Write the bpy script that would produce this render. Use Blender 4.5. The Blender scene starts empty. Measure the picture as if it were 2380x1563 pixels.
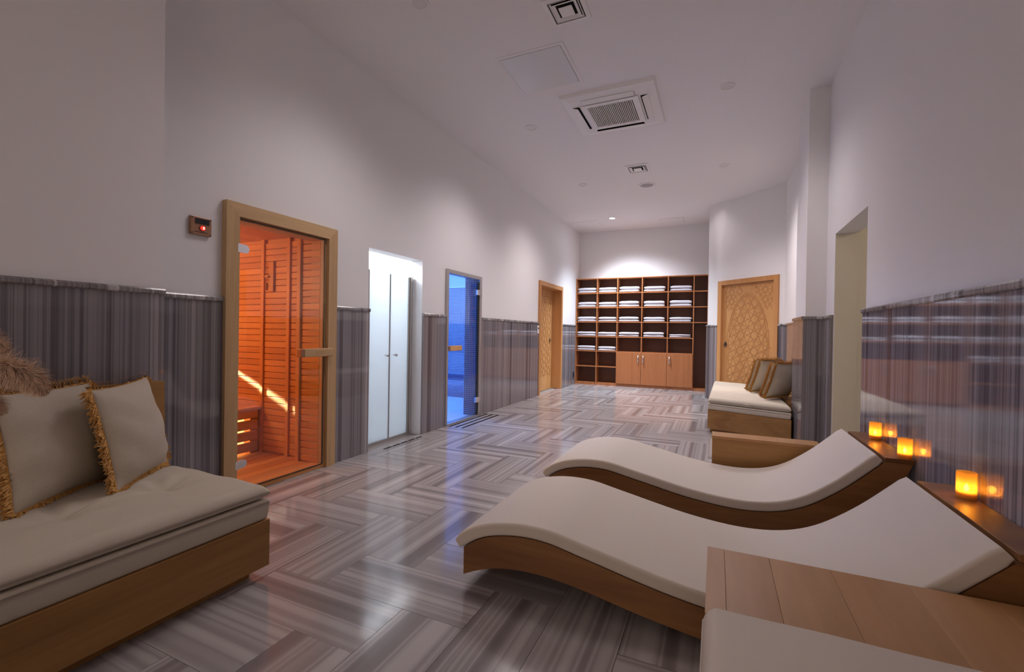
import bpy, bmesh, math, random
import numpy as np
from mathutils import Vector, Matrix

random.seed(7); np.random.seed(7)
scene = bpy.context.scene
COL = scene.collection

# ------------------------------------------------------------------ camera
CAM_H = 1.1
F_PX, YAW, PITCH, ROLL = 1049.2, math.radians(-24.409), math.radians(-0.3765), math.radians(0.9375)
fw = Vector((math.sin(YAW) * math.cos(PITCH), math.cos(YAW) * math.cos(PITCH), math.sin(PITCH)))
rt = Vector((math.cos(YAW), -math.sin(YAW), 0)); up = rt.cross(fw)
r2 = math.cos(ROLL) * rt + math.sin(ROLL) * up
u2 = -math.sin(ROLL) * rt + math.cos(ROLL) * up
cam_d = bpy.data.cameras.new('camera'); cam = bpy.data.objects.new('camera', cam_d); COL.objects.link(cam)
cam_d.sensor_width = 36; cam_d.lens = F_PX / 2380 * 36; cam_d.clip_start = 0.05
M = Matrix((r2, u2, -fw)).transposed().to_4x4(); M.translation = (0, 0, CAM_H)
cam.matrix_world = M
scene.camera = cam

# ------------------------------------------------------------------ world, exposure
w = bpy.data.worlds.new('world'); scene.world = w; w.use_nodes = True
w.node_tree.nodes['Background'].inputs[0].default_value = (1.0, 0.80, 0.70, 1)
w.node_tree.nodes['Background'].inputs[1].default_value = 0.48
scene.view_settings.view_transform = 'Standard'; scene.view_settings.look = 'None'
scene.view_settings.gamma = 1.0; scene.view_settings.use_curve_mapping = False
scene.view_settings.exposure = 1.28
try:
    scene.cycles.max_bounces = 6; scene.cycles.diffuse_bounces = 4; scene.cycles.glossy_bounces = 3
    scene.cycles.use_adaptive_sampling = True; scene.cycles.adaptive_threshold = 0.08; scene.cycles.adaptive_min_samples = 16
    scene.cycles.transparent_max_bounces = 8; scene.cycles.sample_clamp_indirect = 4.0
    scene.cycles.use_denoising = True; scene.cycles.caustics_reflective = False; scene.cycles.caustics_refractive = False
except Exception:
    pass

def light(name, typ, loc, power, color=(1, 1, 1), size=0.1, target=None, **kw):
    d = bpy.data.lights.new(name, typ); d.energy = power; d.color = color
    if typ == 'AREA': d.size = size
    else: d.shadow_soft_size = size
    for k, v in kw.items(): setattr(d, k, v)
    o = bpy.data.objects.new(name, d); COL.objects.link(o); o.location = loc
    if target is not None:
        o.rotation_euler = (Vector(target) - Vector(loc)).to_track_quat('-Z', 'Y').to_euler()
    return o

# ------------------------------------------------------------------ measures (metres, camera stands at x=0 y=0)
XL, XN, XR = -2.875, -2.655, 0.905       # left wall, nearer left wall that steps forward, right wall
YJ = 1.40                                # where the left wall steps
YB, ZC, ZW = 10.0, 3.40, 1.30            # back wall, ceiling, top of marble wainscot
YO = -3.6                                # the hall goes on behind the camera up to here

# ------------------------------------------------------------------ materials
MATS = {}
def nodes(name):
    m = bpy.data.materials.new(name); m.use_nodes = True
    nt = m.node_tree; b = nt.nodes['Principled BSDF']
    return m, nt, b
def N(nt, t, **kw):
    n = nt.nodes.new(t)
    for k, v in kw.items(): setattr(n, k, v)
    return n
def setc(b, col, rough=0.5, spec=None, metal=0.0):
    b.inputs['Base Color'].default_value = (*col, 1); b.inputs['Roughness'].default_value = rough
    b.inputs['Metallic'].default_value = metal
    if spec is not None: b.inputs['Specular IOR Level'].default_value = spec
def ramp(nt, stops, fac, interp='LINEAR'):
    r = N(nt, 'ShaderNodeValToRGB'); r.color_ramp.interpolation = interp
    e = r.color_ramp.elements
    while len(e) < len(stops): e.new(0.5)
    for i, (p, c) in enumerate(stops):
        e[i].position = p; e[i].color = (*c, 1)
    nt.links.new(fac, r.inputs[0]); return r.outputs[0]
def math_n(nt, op, a, b=None, c=None):
    n = N(nt, 'ShaderNodeMath', operation=op)
    for i, v in enumerate((a, b, c)):
        if v is None: continue
        if isinstance(v, (int, float)): n.inputs[i].default_value = v
        else: nt.links.new(v, n.inputs[i])
    return n.outputs[0]
def plain(name, col, rough=0.5, spec=None, metal=0.0, noise=0.0, scale=30, bump=0.0):
    m, nt, b = nodes(name); setc(b, col, rough, spec, metal)
    if noise or bump:
        tc = N(nt, 'ShaderNodeTexCoord'); nz = N(nt, 'ShaderNodeTexNoise')
        nz.inputs['Scale'].default_value = scale; nz.inputs['Detail'].default_value = 4
        nt.links.new(tc.outputs['Object'], nz.inputs['Vector'])
        if noise:
            c0 = tuple(max(0, c * (1 - noise)) for c in col); c1 = tuple(min(1, c * (1 + noise)) for c in col)
            nt.links.new(ramp(nt, [(0.3, c0), (0.7, c1)], nz.outputs['Fac']), b.inputs['Base Color'])
        if bump:
            bp = N(nt, 'ShaderNodeBump'); bp.inputs['Strength'].default_value = bump; bp.inputs['Distance'].default_value = 0.01
            nt.links.new(nz.outputs['Fac'], bp.inputs['Height']); nt.links.new(bp.outputs[0], b.inputs['Normal'])
    MATS[name] = m; return m
def emit(name, col, strength):
    m, nt, b = nodes(name); setc(b, col, 0.5)
    b.inputs['Emission Color'].default_value = (*col, 1); b.inputs['Emission Strength'].default_value = strength
    MATS[name] = m; return m
def stripes(name, stops, rough, freq, axis, bump=0.0, warp=0.01, spec=0.5, detail=5, low=0.28):
    """banded marble: bands run across `axis` ('y' -> vary with local y, 'h' -> vary with x-y)"""
    m, nt, b = nodes(name); setc(b, (0.5, 0.5, 0.5), rough, spec)
    tc = N(nt, 'ShaderNodeTexCoord'); sp = N(nt, 'ShaderNodeSeparateXYZ'); nt.links.new(tc.outputs['Object'], sp.inputs[0])
    if axis == 'y': s = sp.outputs['Y']; l = sp.outputs['X']
    else: s = math_n(nt, 'SUBTRACT', sp.outputs['X'], sp.outputs['Y']); l = sp.outputs['Z']
    oi = N(nt, 'ShaderNodeObjectInfo')
    wv = N(nt, 'ShaderNodeTexNoise'); wv.inputs['Scale'].default_value = 2.5; wv.inputs['Detail'].default_value = 2
    nt.links.new(tc.outputs['Object'], wv.inputs['Vector'])
    off = math_n(nt, 'MULTIPLY', math_n(nt, 'SUBTRACT', wv.outputs['Fac'], 0.5), warp)
    s = math_n(nt, 'ADD', s, off)
    s = math_n(nt, 'ADD', s, math_n(nt, 'MULTIPLY', oi.outputs['Random'], 57.0))
    n1 = N(nt, 'ShaderNodeTexNoise', noise_dimensions='1D')
    n1.inputs['Scale'].default_value = freq; n1.inputs['Detail'].default_value = detail; n1.inputs['Roughness'].default_value = 0.72
    nt.links.new(s, n1.inputs['W'])
    n2 = N(nt, 'ShaderNodeTexNoise', noise_dimensions='1D')
    n2.inputs['Scale'].default_value = freq * 0.22; n2.inputs['Detail'].default_value = 1
    nt.links.new(math_n(nt, 'ADD', s, 13.7), n2.inputs['W'])
    f = math_n(nt, 'ADD', math_n(nt, 'MULTIPLY', n1.outputs['Fac'], 1 - low), math_n(nt, 'MULTIPLY', n2.outputs['Fac'], low))
    f2 = math_n(nt, 'ADD', f, math_n(nt, 'MULTIPLY', math_n(nt, 'SUBTRACT', oi.outputs['Random'], 0.5), 0.06))
    nt.links.new(ramp(nt, stops, f2), b.inputs['Base Color'])
    MATS[name] = m; return m
def wood(name, dark, light_, rough=0.4, axis='X', scale=1.0, knots=0.0, rand=0.25, spec=0.4, ring=9.0):
    m, nt, b = nodes(name); setc(b, light_, rough, spec)
    tc = N(nt, 'ShaderNodeTexCoord'); mp = N(nt, 'ShaderNodeMapping'); nt.links.new(tc.outputs['Object'], mp.inputs[0])
    sc = {'X': (0.6, ring, ring), 'Y': (ring, 0.6, ring), 'Z': (ring, ring, 0.6)}[axis]
    mp.inputs['Scale'].default_value = tuple(v * scale for v in sc)
    oi = N(nt, 'ShaderNodeObjectInfo')
    cb = N(nt, 'ShaderNodeCombineXYZ')
    r = math_n(nt, 'MULTIPLY', oi.outputs['Random'], 40.0)
    for i in range(3): nt.links.new(r, cb.inputs[i])
    nt.links.new(cb.outputs[0], mp.inputs['Location'])
    n1 = N(nt, 'ShaderNodeTexNoise'); n1.inputs['Scale'].default_value = 1.0; n1.inputs['Detail'].default_value = 5
    n1.inputs['Distortion'].default_value = 0.6; nt.links.new(mp.outputs[0], n1.inputs['Vector'])
    n2 = N(nt, 'ShaderNodeTexNoise'); n2.inputs['Scale'].default_value = 7.0; n2.inputs['Detail'].default_value = 3
    nt.links.new(mp.outputs[0], n2.inputs['Vector'])
    f = math_n(nt, 'ADD', math_n(nt, 'MULTIPLY', n1.outputs['Fac'], 0.75), math_n(nt, 'MULTIPLY', n2.outputs['Fac'], 0.25))
    f = math_n(nt, 'ADD', f, math_n(nt, 'MULTIPLY', math_n(nt, 'SUBTRACT', oi.outputs['Random'], 0.5), rand))
    nt.links.new(ramp(nt, [(0.3, dark), (0.7, light_)], f), b.inputs['Base Color'])
    MATS[name] = m; return m
def glass(name, tint, gloss=1.0):
    m, nt, b = nodes(name); nt.nodes.remove(b)
    out = nt.nodes['Material Output']
    t = N(nt, 'ShaderNodeBsdfTransparent'); t.inputs[0].default_value = (*tint, 1)
    g = N(nt, 'ShaderNodeBsdfGlossy'); g.inputs['Roughness'].default_value = 0.01
    g.inputs[0].default_value = (gloss, gloss, gloss, 1)
    lw = N(nt, 'ShaderNodeLayerWeight'); lw.inputs[0].default_value = 0.5
    sch = math_n(nt, 'ADD', math_n(nt, 'MULTIPLY', math_n(nt, 'POWER', lw.outputs['Facing'], 5.0), 0.94), 0.035)
    mx = N(nt, 'ShaderNodeMixShader'); nt.links.new(sch, mx.inputs[0])
    nt.links.new(t.outputs[0], mx.inputs[1]); nt.links.new(g.outputs[0], mx.inputs[2]); nt.links.new(mx.outputs[0], out.inputs[0])
    MATS[name] = m; return m
def translucent(name, col, tcol, mixf, rough=0.4):
    m, nt, b = nodes(name); setc(b, col, rough)
    out = nt.nodes['Material Output']
    t = N(nt, 'ShaderNodeBsdfTranslucent'); t.inputs[0].default_value = (*tcol, 1)
    mx = N(nt, 'ShaderNodeMixShader'); mx.inputs[0].default_value = mixf
    nt.links.new(b.outputs[0], mx.inputs[1]); nt.links.new(t.outputs[0], mx.inputs[2]); nt.links.new(mx.outputs[0], out.inputs[0])
    MATS[name] = m; return m

plain('plaster', (0.80, 0.79, 0.80), 0.75, 0.2)
plain('ceiling_paint', (0.80, 0.78, 0.79), 0.8, 0.2)
plain('cream_paint', (0.66, 0.62, 0.54), 0.75, 0.2)
plain('grout', (0.30, 0.28, 0.27), 0.6)
stripes('floor_marble', [(0.30, (0.205, 0.182, 0.184)), (0.41, (0.265, 0.240, 0.242)), (0.47, (0.415, 0.39, 0.388)), (0.53, (0.30, 0.275, 0.276)), (0.58, (0.39, 0.366, 0.365)), (0.68, (0.47, 0.447, 0.44))], 0.13, 9.0, 'y', warp=0.012, detail=1.3, low=0.14, spec=0.6)
stripes('wall_marble', [(0.30, (0.07, 0.062, 0.072)), (0.42, (0.14, 0.125, 0.14)), (0.50, (0.27, 0.25, 0.27)), (0.56, (0.13, 0.118, 0.13)), (0.62, (0.30, 0.275, 0.29)), (0.74, (0.46, 0.43, 0.44))], 0.055, 10, 'h', warp=0.004, detail=4.5)
stripes('cap_marble', [(0.38, (0.07, 0.06, 0.065)), (0.47, (0.30, 0.28, 0.28)), (0.53, (0.16, 0.145, 0.15)), (0.62, (0.46, 0.44, 0.44))], 0.12, 14, 'h', warp=0.002)
wood('bench_oak_x', (0.24, 0.115, 0.035), (0.42, 0.225, 0.075), 0.38, 'X')
wood('bench_oak_y', (0.24, 0.115, 0.035), (0.42, 0.225, 0.075), 0.38, 'Y')
wood('lounger_wood', (0.155, 0.062, 0.02), (0.34, 0.165, 0.06), 0.3, 'X', ring=7)
wood('table_wood', (0.36, 0.18, 0.07), (0.50, 0.27, 0.115), 0.33, 'Y', ring=6)
wood('pale_pine_z', (0.46, 0.29, 0.14), (0.62, 0.42, 0.22), 0.5, 'Z')
wood('pale_pine_y', (0.46, 0.29, 0.14), (0.62, 0.42, 0.22), 0.5, 'Y')
wood('door_pine', (0.50, 0.245, 0.085), (0.68, 0.375, 0.15), 0.45, 'Z', ring=5)
wood('door_frame_pine', (0.46, 0.21, 0.07), (0.62, 0.32, 0.125), 0.45, 'Z', ring=6)
plain('carved_groove', (0.46, 0.22, 0.075), 0.55)
wood('shelf_laminate', (0.36, 0.125, 0.045), (0.46, 0.18, 0.07), 0.35, 'Z', ring=14, rand=0.05)
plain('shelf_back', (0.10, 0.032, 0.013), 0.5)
wood('sauna_x', (0.56, 0.235, 0.07), (0.72, 0.35, 0.125), 0.5, 'X', rand=0.3)
wood('sauna_y', (0.56, 0.235, 0.07), (0.72, 0.35, 0.125), 0.5, 'Y', rand=0.3)
wood('sauna_z', (0.56, 0.235, 0.07), (0.72, 0.35, 0.125), 0.5, 'Z', rand=0.2)
plain('beige_fabric', (0.56, 0.50, 0.41), 0.85, 0.15, noise=0.05, scale=300, bump=0.06)
plain('leather', (0.64, 0.57, 0.49), 0.5, 0.35, bump=0.03, scale=120)
plain('pillow_fabric', (0.54, 0.48, 0.39), 0.85, 0.15, noise=0.06, scale=250, bump=0.08)
plain('fringe', (0.60, 0.33, 0.11), 0.9, 0.1, noise=0.35, scale=160)
plain('towel', (0.52, 0.49, 0.53), 0.95, 0.05, noise=0.04, scale=220, bump=0.2)
plain('white_plastic', (0.78, 0.76, 0.76), 0.4)
plain('off_lens', (0.70, 0.68, 0.68), 0.35)
plain('grey_mesh', (0.36, 0.34, 0.36), 0.6)
plain('dark_gap', (0.02, 0.02, 0.022), 0.9, 0.0)
plain('grille_dark', (0.10, 0.08, 0.075), 0.6)
plain('chrome', (0.75, 0.75, 0.77), 0.18, metal=1.0)
plain('aluminium', (0.52, 0.50, 0.49), 0.38, metal=0.85)
plain('grey_seal', (0.26, 0.26, 0.26), 0.5)
plain('iron', (0.03, 0.028, 0.028), 0.5)
plain('copper_plate', (0.36, 0.19, 0.11), 0.4, metal=0.4)
plain('black_gloss', (0.015, 0.013, 0.014), 0.12)
plain('white_marble', (0.84, 0.84, 0.86), 0.25, noise=0.06, scale=4)
plain('blue_plaster', (0.55, 0.60, 0.72), 0.6)
plain('blue_grout', (0.85, 0.88, 0.92), 0.6)
plain('mosaic', (0.045, 0.07, 0.20), 0.15, noise=0.25, scale=60)
plain('pampas', (0.70, 0.50, 0.36), 0.95, 0.05, noise=0.2, scale=80)
plain('stem', (0.40, 0.28, 0.14), 0.8)
plain('ceramic', (0.55, 0.50, 0.45), 0.4)
plain('wax', (0.85, 0.70, 0.45), 0.5)
plain('timer_wood', (0.55, 0.25, 0.10), 0.5)
glass('clear_glass', (0.90, 0.91, 0.90))
glass('timer_glass', (0.9, 0.8, 0.7))
translucent('frosted', (0.80, 0.85, 0.88), (0.85, 0.92, 0.97), 0.6, 0.25)
def amber(name):
    m, nt, b = nodes(name); setc(b, (0.95, 0.60, 0.22), 0.25)
    out = nt.nodes['Material Output']
    t = N(nt, 'ShaderNodeBsdfTranslucent'); t.inputs[0].default_value = (1.0, 0.66, 0.20, 1)
    tr = N(nt, 'ShaderNodeBsdfTransparent'); tr.inputs[0].default_value = (1.0, 0.80, 0.42, 1)
    m1 = N(nt, 'ShaderNodeMixShader'); m1.inputs[0].default_value = 0.7; nt.links.new(b.outputs[0], m1.inputs[1]); nt.links.new(t.outputs[0], m1.inputs[2])
    m2 = N(nt, 'ShaderNodeMixShader'); m2.inputs[0].default_value = 0.45; nt.links.new(m1.outputs[0], m2.inputs[1]); nt.links.new(tr.outputs[0], m2.inputs[2])
    nt.links.new(m2.outputs[0], out.inputs[0]); MATS[name] = m
amber('candle_glass')
emit('lamp_white', (0.93, 0.96, 1.0), 40)
emit('led_warm', (1.0, 0.66, 0.22), 0.9)
emit('flame', (1.0, 0.66, 0.22), 16)
emit('red_button', (1.0, 0.03, 0.02), 0.6)
emit('red_core', (1.0, 0.35, 0.28), 1.2)
plain('button_rim', (0.25, 0.01, 0.01), 0.3)

# ------------------------------------------------------------------ mesh helpers
ORIGIN = {}
def tag(o, label=None, cat=None, group=None, kind=None):
    if label: o['label'] = label
    if cat: o['category'] = cat
    if group: o['group'] = group
    if kind: o['kind'] = kind
    return o
def thing(name, loc, label=None, cat=None, group=None, kind=None):
    o = bpy.data.objects.new(name, None); COL.objects.link(o); o.location = loc; o.empty_display_size = 0.1
    ORIGIN[o.name] = Vector(loc); tag(o, label, cat, group, kind); return o
def root_origin(o):
    while o.parent: o = o.parent
    return ORIGIN.get(o.name, Vector((0, 0, 0)))
def mk(name, verts, faces, mat, parent=None, smooth=False, origin=None, mesh=None):
    """verts in world metres; the object is placed at `origin` (default: its parent's base)"""
    base = root_origin(parent) if parent else Vector((0, 0, 0))
    org = Vector(origin) if origin is not None else base
    if mesh is None:
        me = bpy.data.meshes.new(name)
        me.from_pydata([(v[0] - org.x, v[1] - org.y, v[2] - org.z) for v in verts], [], faces)
        bm = bmesh.new(); bm.from_mesh(me); bmesh.ops.recalc_face_normals(bm, faces=bm.faces); bm.to_mesh(me); bm.free()
        if smooth:
            me.polygons.foreach_set('use_smooth', [True] * len(me.polygons))
        me.materials.append(MATS[mat])
    else: me = mesh
    o = bpy.data.objects.new(name, me); COL.objects.link(o)
    if parent:
        o.parent = parent
        o.location = org - base
        # a sub-part hangs under a part that may itself be offset from the base
        q = parent
        while q.parent:
            o.location -= q.location; q = q.parent
    else:
        o.location = org; ORIGIN[o.name] = org
    return o
BOXF = [(0, 3, 2, 1), (4, 5, 6, 7), (0, 1, 5, 4), (1, 2, 6, 5), (2, 3, 7, 6), (3, 0, 4, 7)]
def boxv(a, b):
    x0, y0, z0 = a; x1, y1, z1 = b
    return [(x0, y0, z0), (x1, y0, z0), (x1, y1, z0), (x0, y1, z0), (x0, y0, z1), (x1, y0, z1), (x1, y1, z1), (x0, y1, z1)]
class MB:
    def __init__(s): s.v = []; s.f = []
    def add(s, v, f):
        n = len(s.v); s.v += [tuple(q) for q in v]; s.f += [tuple(i + n for i in q) for q in f]; return s
    def box(s, a, b): return s.add(boxv(a, b), BOXF)
    def cyl(s, p0, p1, r, n=16, r1=None):
        p0 = Vector(p0); p1 = Vector(p1); d = (p1 - p0).normalized()
        a = d.orthogonal().normalized(); b = d.cross(a); r1 = r if r1 is None else r1
        v = [p0 + (a * math.cos(t) + b * math.sin(t)) * r for t in [2 * math.pi * i / n for i in range(n)]]
        v += [p1 + (a * math.cos(t) + b * math.sin(t)) * r1 for t in [2 * math.pi * i / n for i in range(n)]]
        f = [(i, (i + 1) % n, n + (i + 1) % n, n + i) for i in range(n)] + [tuple(range(n))[::-1], tuple(range(n, 2 * n))]
        return s.add(v, f)
    def lathe(s, c, prof, n=24):
        c = Vector(c); k = len(prof); v = []
        for i in range(n):
            t = 2 * math.pi * i / n
            v += [(c.x + r * math.cos(t), c.y + r * math.sin(t), c.z + z) for r, z in prof]
        f = [(i * k + j, ((i + 1) % n) * k + j, ((i + 1) % n) * k + j + 1, i * k + j + 1) for i in range(n) for j in range(k - 1)]
        return s.add(v, f)
    def prism(s, poly, axis, a, b):
        """poly: 2-D outline; axis: which coordinate is extruded from a to b"""
        def p3(q, t): return {'x': (t, q[0], q[1]), 'y': (q[0], t, q[1]), 'z': (q[0], q[1], t)}[axis]
        n = len(poly); v = [p3(q, a) for q in poly] + [p3(q, b) for q in poly]
        return s.add(v, [(i, (i + 1) % n, n + (i + 1) % n, n + i) for i in range(n)] + [tuple(range(n))[::-1], tuple(range(n, 2 * n))])
    def xf(s, fn): s.v = [fn(q) for q in s.v]; return s
    def mk(s, name, mat, parent=None, smooth=False, origin=None): return mk(name, s.v, s.f, mat, parent, smooth, origin)
def bevel_obj(o, wdt=0.006, seg=2):
    bm = bmesh.new(); bm.from_mesh(o.data)
    bmesh.ops.bevel(bm, geom=list(bm.edges), offset=wdt, segments=seg, affect='EDGES', profile=0.5, clamp_overlap=True)
    bm.to_mesh(o.data); bm.free(); return o
def bbox(name, a, b, mat, parent=None, bev=0.0, origin=None):
    o = MB().box(a, b).mk(name, mat, parent, origin=origin)
    if bev: bevel_obj(o, bev)
    return o
def auto_smooth(o, ang=40):
    me = o.data
    me.polygons.foreach_set('use_smooth', [True] * len(me.polygons))
    try: me.set_sharp_from_angle(angle=math.radians(ang))
    except Exception: pass
    return o
def struct(o, label, cat): return tag(o, label, cat, kind='structure')

# ------------------------------------------------------------------ floor: axis-aligned herringbone of banded marble tiles
fl = MB().box((XL - 0.2, YO, -0.16), (XR + 0.25, YB + 0.2, -0.012)).mk('floor', 'grout')
struct(fl, 'polished grey floor of banded marble tiles laid in herringbone', 'floor')
TW, TL, TX, TY = 0.273, 0.70, -1.812, 1.176
tiles = []
for i in range(-60, 61):
    for j in range(-20, 21):
        ox, oy = TX + i * TW + j * TL, TY + i * TW - j * TL
        tiles.append((ox, oy, ox + TL, oy + TW, 0)); tiles.append((ox, oy + TW, ox + TW, oy + TW + TL, 1))
nt_ = 0
for (x0, y0, x1, y1, d) in tiles:
    xl = XL - 0.01
    x0c, x1c, y0c, y1c = max(x0, xl), min(x1, XR), max(y0, 0.15), min(y1, YB - 0.02)
    if x1c - x0c < 0.02 or y1c - y0c < 0.02: continue
    if x1c < XN and y1c < YJ: continue
    c = ((x0 + x1) / 2, (y0 + y1) / 2, 0); g = 0.0008
    dz = random.uniform(-0.0004, 0.0004)
    v = boxv((x0c + g, y0c + g, -0.011), (x1c - g, y1c - g, dz))
    if d:   # rotate local frame so bands run along the tile's length
        loc = [(q[1] - c[1], -(q[0] - c[0]), q[2]) for q in v]
    else: loc = [(q[0] - c[0], q[1] - c[1], q[2]) for q in v]
    me = bpy.data.meshes.new('tile'); me.from_pydata(loc, [], BOXF); me.materials.append(MATS['floor_marble'])
    bm = bmesh.new(); bm.from_mesh(me); bmesh.ops.recalc_face_normals(bm, faces=bm.faces); bm.to_mesh(me); bm.free()
    o = bpy.data.objects.new('tile', me); COL.objects.link(o); o.parent = fl; o.location = c
    if d: o.rotation_euler = (0, 0, math.pi / 2)
    nt_ += 1
print('floor tiles', nt_)

# ------------------------------------------------------------------ ceiling and walls
struct(MB().box((XN - 0.6, YO, ZC), (XR + 0.4, YB + 0.2, ZC + 0.12)).mk('ceiling', 'ceiling_paint'), 'plain white ceiling with recessed lights and vents', 'ceiling')

def wall_x(name, x, th, y0, y1, openings, mat='plaster', z1=ZC):
    """wall in the plane x, thickness th away from the room; openings (ya, yb, z top)"""
    m = MB(); ys = y0
    for a, b, zt in sorted(openings):
        m.box((min(x, x + th), ys, -0.01), (max(x, x + th), a, z1)); m.box((min(x, x + th), a, zt), (max(x, x + th), b, z1)); ys = b
    m.box((min(x, x + th), ys, -0.01), (max(x, x + th), y1, z1))
    return m.mk(name, mat)
SAUNA = (1.915, 2.69, 1.84); SHOWER = (3.18, 4.0, 1.855); STEAM = (4.45, 5.285, 1.832); WDOOR = (7.475, 8.695, 2.0)
wl = struct(wall_x('wall_left', XL, -0.14, YJ - 0.2, YB, [SAUNA, SHOWER, STEAM, WDOOR]), 'long white left wall with four door openings above marble wainscot', 'wall')
wn = struct(MB().box((XN - 0.35, YO, -0.01), (XN, YJ, ZC)).mk('wall_near_left', 'plaster'), 'white wall stepping forward behind the sofa', 'wall')
DOORWAY = (3.73, 4.64, 1.99)
wr = struct(wall_x('wall_right', XR, 0.16, YO, 8.2, [DOORWAY]), 'white right wall with an open doorway above striped marble', 'wall')
wc = struct(MB().box((0.745, 4.945, 0), (XR, 5.53, ZC)).mk('wall_column', 'plaster'), 'white wall pilaster beside the open doorway', 'wall')
# diagonal wall across the far right corner
DA, DB = Vector((-0.155, 8.725, 0)), Vector((0.915, 7.75, 0))
DU = (DB - DA).normalized(); DN = Vector((-DU.y, DU.x, 0))
if DN.y > 0: DN = -DN            # faces the room
DLEN = (DB - DA).length
def dg(q):   # (along, out, z) -> world
    p = DA + DU * q[0] + DN * q[1]; return (p.x, p.y, q[2])
D0 = 0.238; D1 = D0 + 1.112      # outer edges of its door frame
m = MB().box((0, -0.14, -0.01), (D0 + 0.05, 0, ZC)).box((D1 - 0.05, -0.14, -0.01), (DLEN + 0.05, 0, ZC)).box((D0 + 0.05, -0.14, 1.997), (D1 - 0.05, 0, ZC)).xf(dg)
wd = struct(m.mk('wall_diagonal', 'plaster'), 'white wall cutting diagonally across the far right corner', 'wall')
wa = struct(MB().box((-0.155, 8.72, -0.01), (0.0, YB, ZC)).mk('wall_far_right', 'plaster'), 'short white wall beside the towel shelf', 'wall')
wb = struct(MB().box((XL - 0.14, YB, -0.01), (0.0, YB + 0.14, ZC)).mk('wall_back', 'plaster'), 'white back wall above the towel shelf', 'wall')
# the passage behind the open doorway
pw = MB().box((XR + 0.16, 4.64, -0.01), (3.0, 4.76, 2.6)).box((2.9, 2.6, -0.01), (3.0, 4.64, 2.6)).box((XR + 0.16, 2.6, -0.01), (3.0, 2.7, 2.6)).box((XR + 0.16, 2.6, 2.5), (3.0, 4.76, 2.6)).box((XR + 0.16, 2.6, -0.1), (3.0, 4.76, 0.0))
pw.box((XR + 0.003, 4.637, 0), (XR + 0.165, 4.6395, 1.985)).mk('wall_passage', 'cream_paint')
struct(bpy.data.objects['wall_passage'], 'cream painted passage seen through the open doorway', 'wall')

def wainscot(parent, a, b, nrm, z1=ZW, panel=0.62, th=0.02, ext0=0.0, ext1=0.0, cap=True):
    """vertical marble slabs from a to b (xy points on the wall plane), standing th proud along nrm, with a moulded cap"""
    a = Vector((*a, 0)); b = Vector((*b, 0)); n = Vector((*nrm, 0)); d = (b - a); L = d.length; d.normalize()
    k = max(1, round(L / panel)); g = 0.0008
    for i in range(k):
        s0, s1 = L * i / k + g, L * (i + 1) / k - g
        if i == 0: s0 -= ext0
        if i == k - 1: s1 += ext1
        P = [a + d * s0, a + d * s1, a + d * s1 + n * th, a + d * s0 + n * th]
        v = [(q.x, q.y, 0.001) for q in P] + [(q.x, q.y, z1 - 0.03) for q in P]
        mk('marble_panel', v, BOXF, 'wall_marble', parent, origin=(P[0].x, P[0].y, 0))
    if cap:
        s0, s1 = -ext0, L + ext1
        prof = [(0, -0.03), (th + 0.006, -0.03), (th + 0.011, -0.024), (th + 0.011, -0.008), (th + 0.006, 0.0), (0, 0.0)]
        n_ = len(prof)
        v = [a + d * s0 + n * q[0] + Vector((0, 0, z1 + q[1])) for q in prof] + [a + d * s1 + n * q[0] + Vector((0, 0, z1 + q[1])) for q in prof]
        f = [(i, (i + 1) % n_, n_ + (i + 1) % n_, n_ + i) for i in range(n_)] + [tuple(range(n_)), tuple(range(n_, 2 * n_))]
        mk('marble_cap', v, f, 'cap_marble', parent, origin=(a.x, a.y, z1))
for y0, y1 in ((YJ, 1.852), (2.768, SHOWER[0]), (SHOWER[1], 4.452), (5.29, 7.43), (8.735, 9.70)):
    wainscot(wl, (XL, y0), (XL, y1), (1, 0))
wainscot(wn, (XN, -1.2), (XN, YJ), (1, 0), ext1=0.0, panel=0.75)
wainscot(wr, (XR, -1.0), (XR, DOORWAY[0] - 0.005), (-1, 0), panel=0.8)
wainscot(wr, (XR, DOORWAY[1] + 0.01), (XR, 4.92), (-1, 0))
wainscot(wr, (XR, 5.555), (XR, 7.74), (-1, 0))
wainscot(wc, (0.745, 4.945), (XR, 4.945), (0, -1), ext0=0.02)
wainscot(wc, (0.745, 4.945), (0.745, 5.53), (-1, 0))
wainscot(wd, tuple((DA)[:2]), tuple((DA + DU * (D0 - 0.003))[:2]), tuple(DN[:2]), panel=0.3)
wainscot(wd, tuple((DA + DU * (D1 + 0.003))[:2]), tuple(DB[:2]), tuple(DN[:2]), panel=0.3)
wainscot(wa, (-0.155, 8.73), (-0.155, 9.70), (-1, 0))

# ------------------------------------------------------------------ sauna behind the left wall
SX0, SY0, SYB, SZ = -4.75, 0.95, 2.72, 1.88
wsa = struct(MB().box((SX0 - 0.1, SYB, 0), (-2.99, SYB + 0.06, 2.0)).mk('wall_sauna_end', 'sauna_x'), 'orange sauna end wall of narrow horizontal boards', 'wall')
PH = 0.0535
def plank_mesh(L, axis, mat, hh=PH, t=0.014):
    """board lying along its local axis, bevelled front edges, front towards -y (axis x)"""
    g = 0.0016; c = 0.004
    prof = [(0, g), (-(t - c), g), (-t, g + c), (-t, hh - g - c), (-(t - c), hh - g), (0, hh - g)]
    n = len(prof)
    v = [(0, a, b) for a, b in prof] + [(L, a, b) for a, b in prof]
    me = bpy.data.meshes.new('plank')
    me.from_pydata(v, [], [(i, (i + 1) % n, n + (i + 1) % n, n + i) for i in range(n)] + [tuple(range(n)), tuple(range(n, 2 * n))])
    bm = bmesh.new(); bm.from_mesh(me); bmesh.ops.recalc_face_normals(bm, faces=bm.faces); bm.to_mesh(me); bm.free()
    me.materials.append(MATS[mat]); return me
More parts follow.
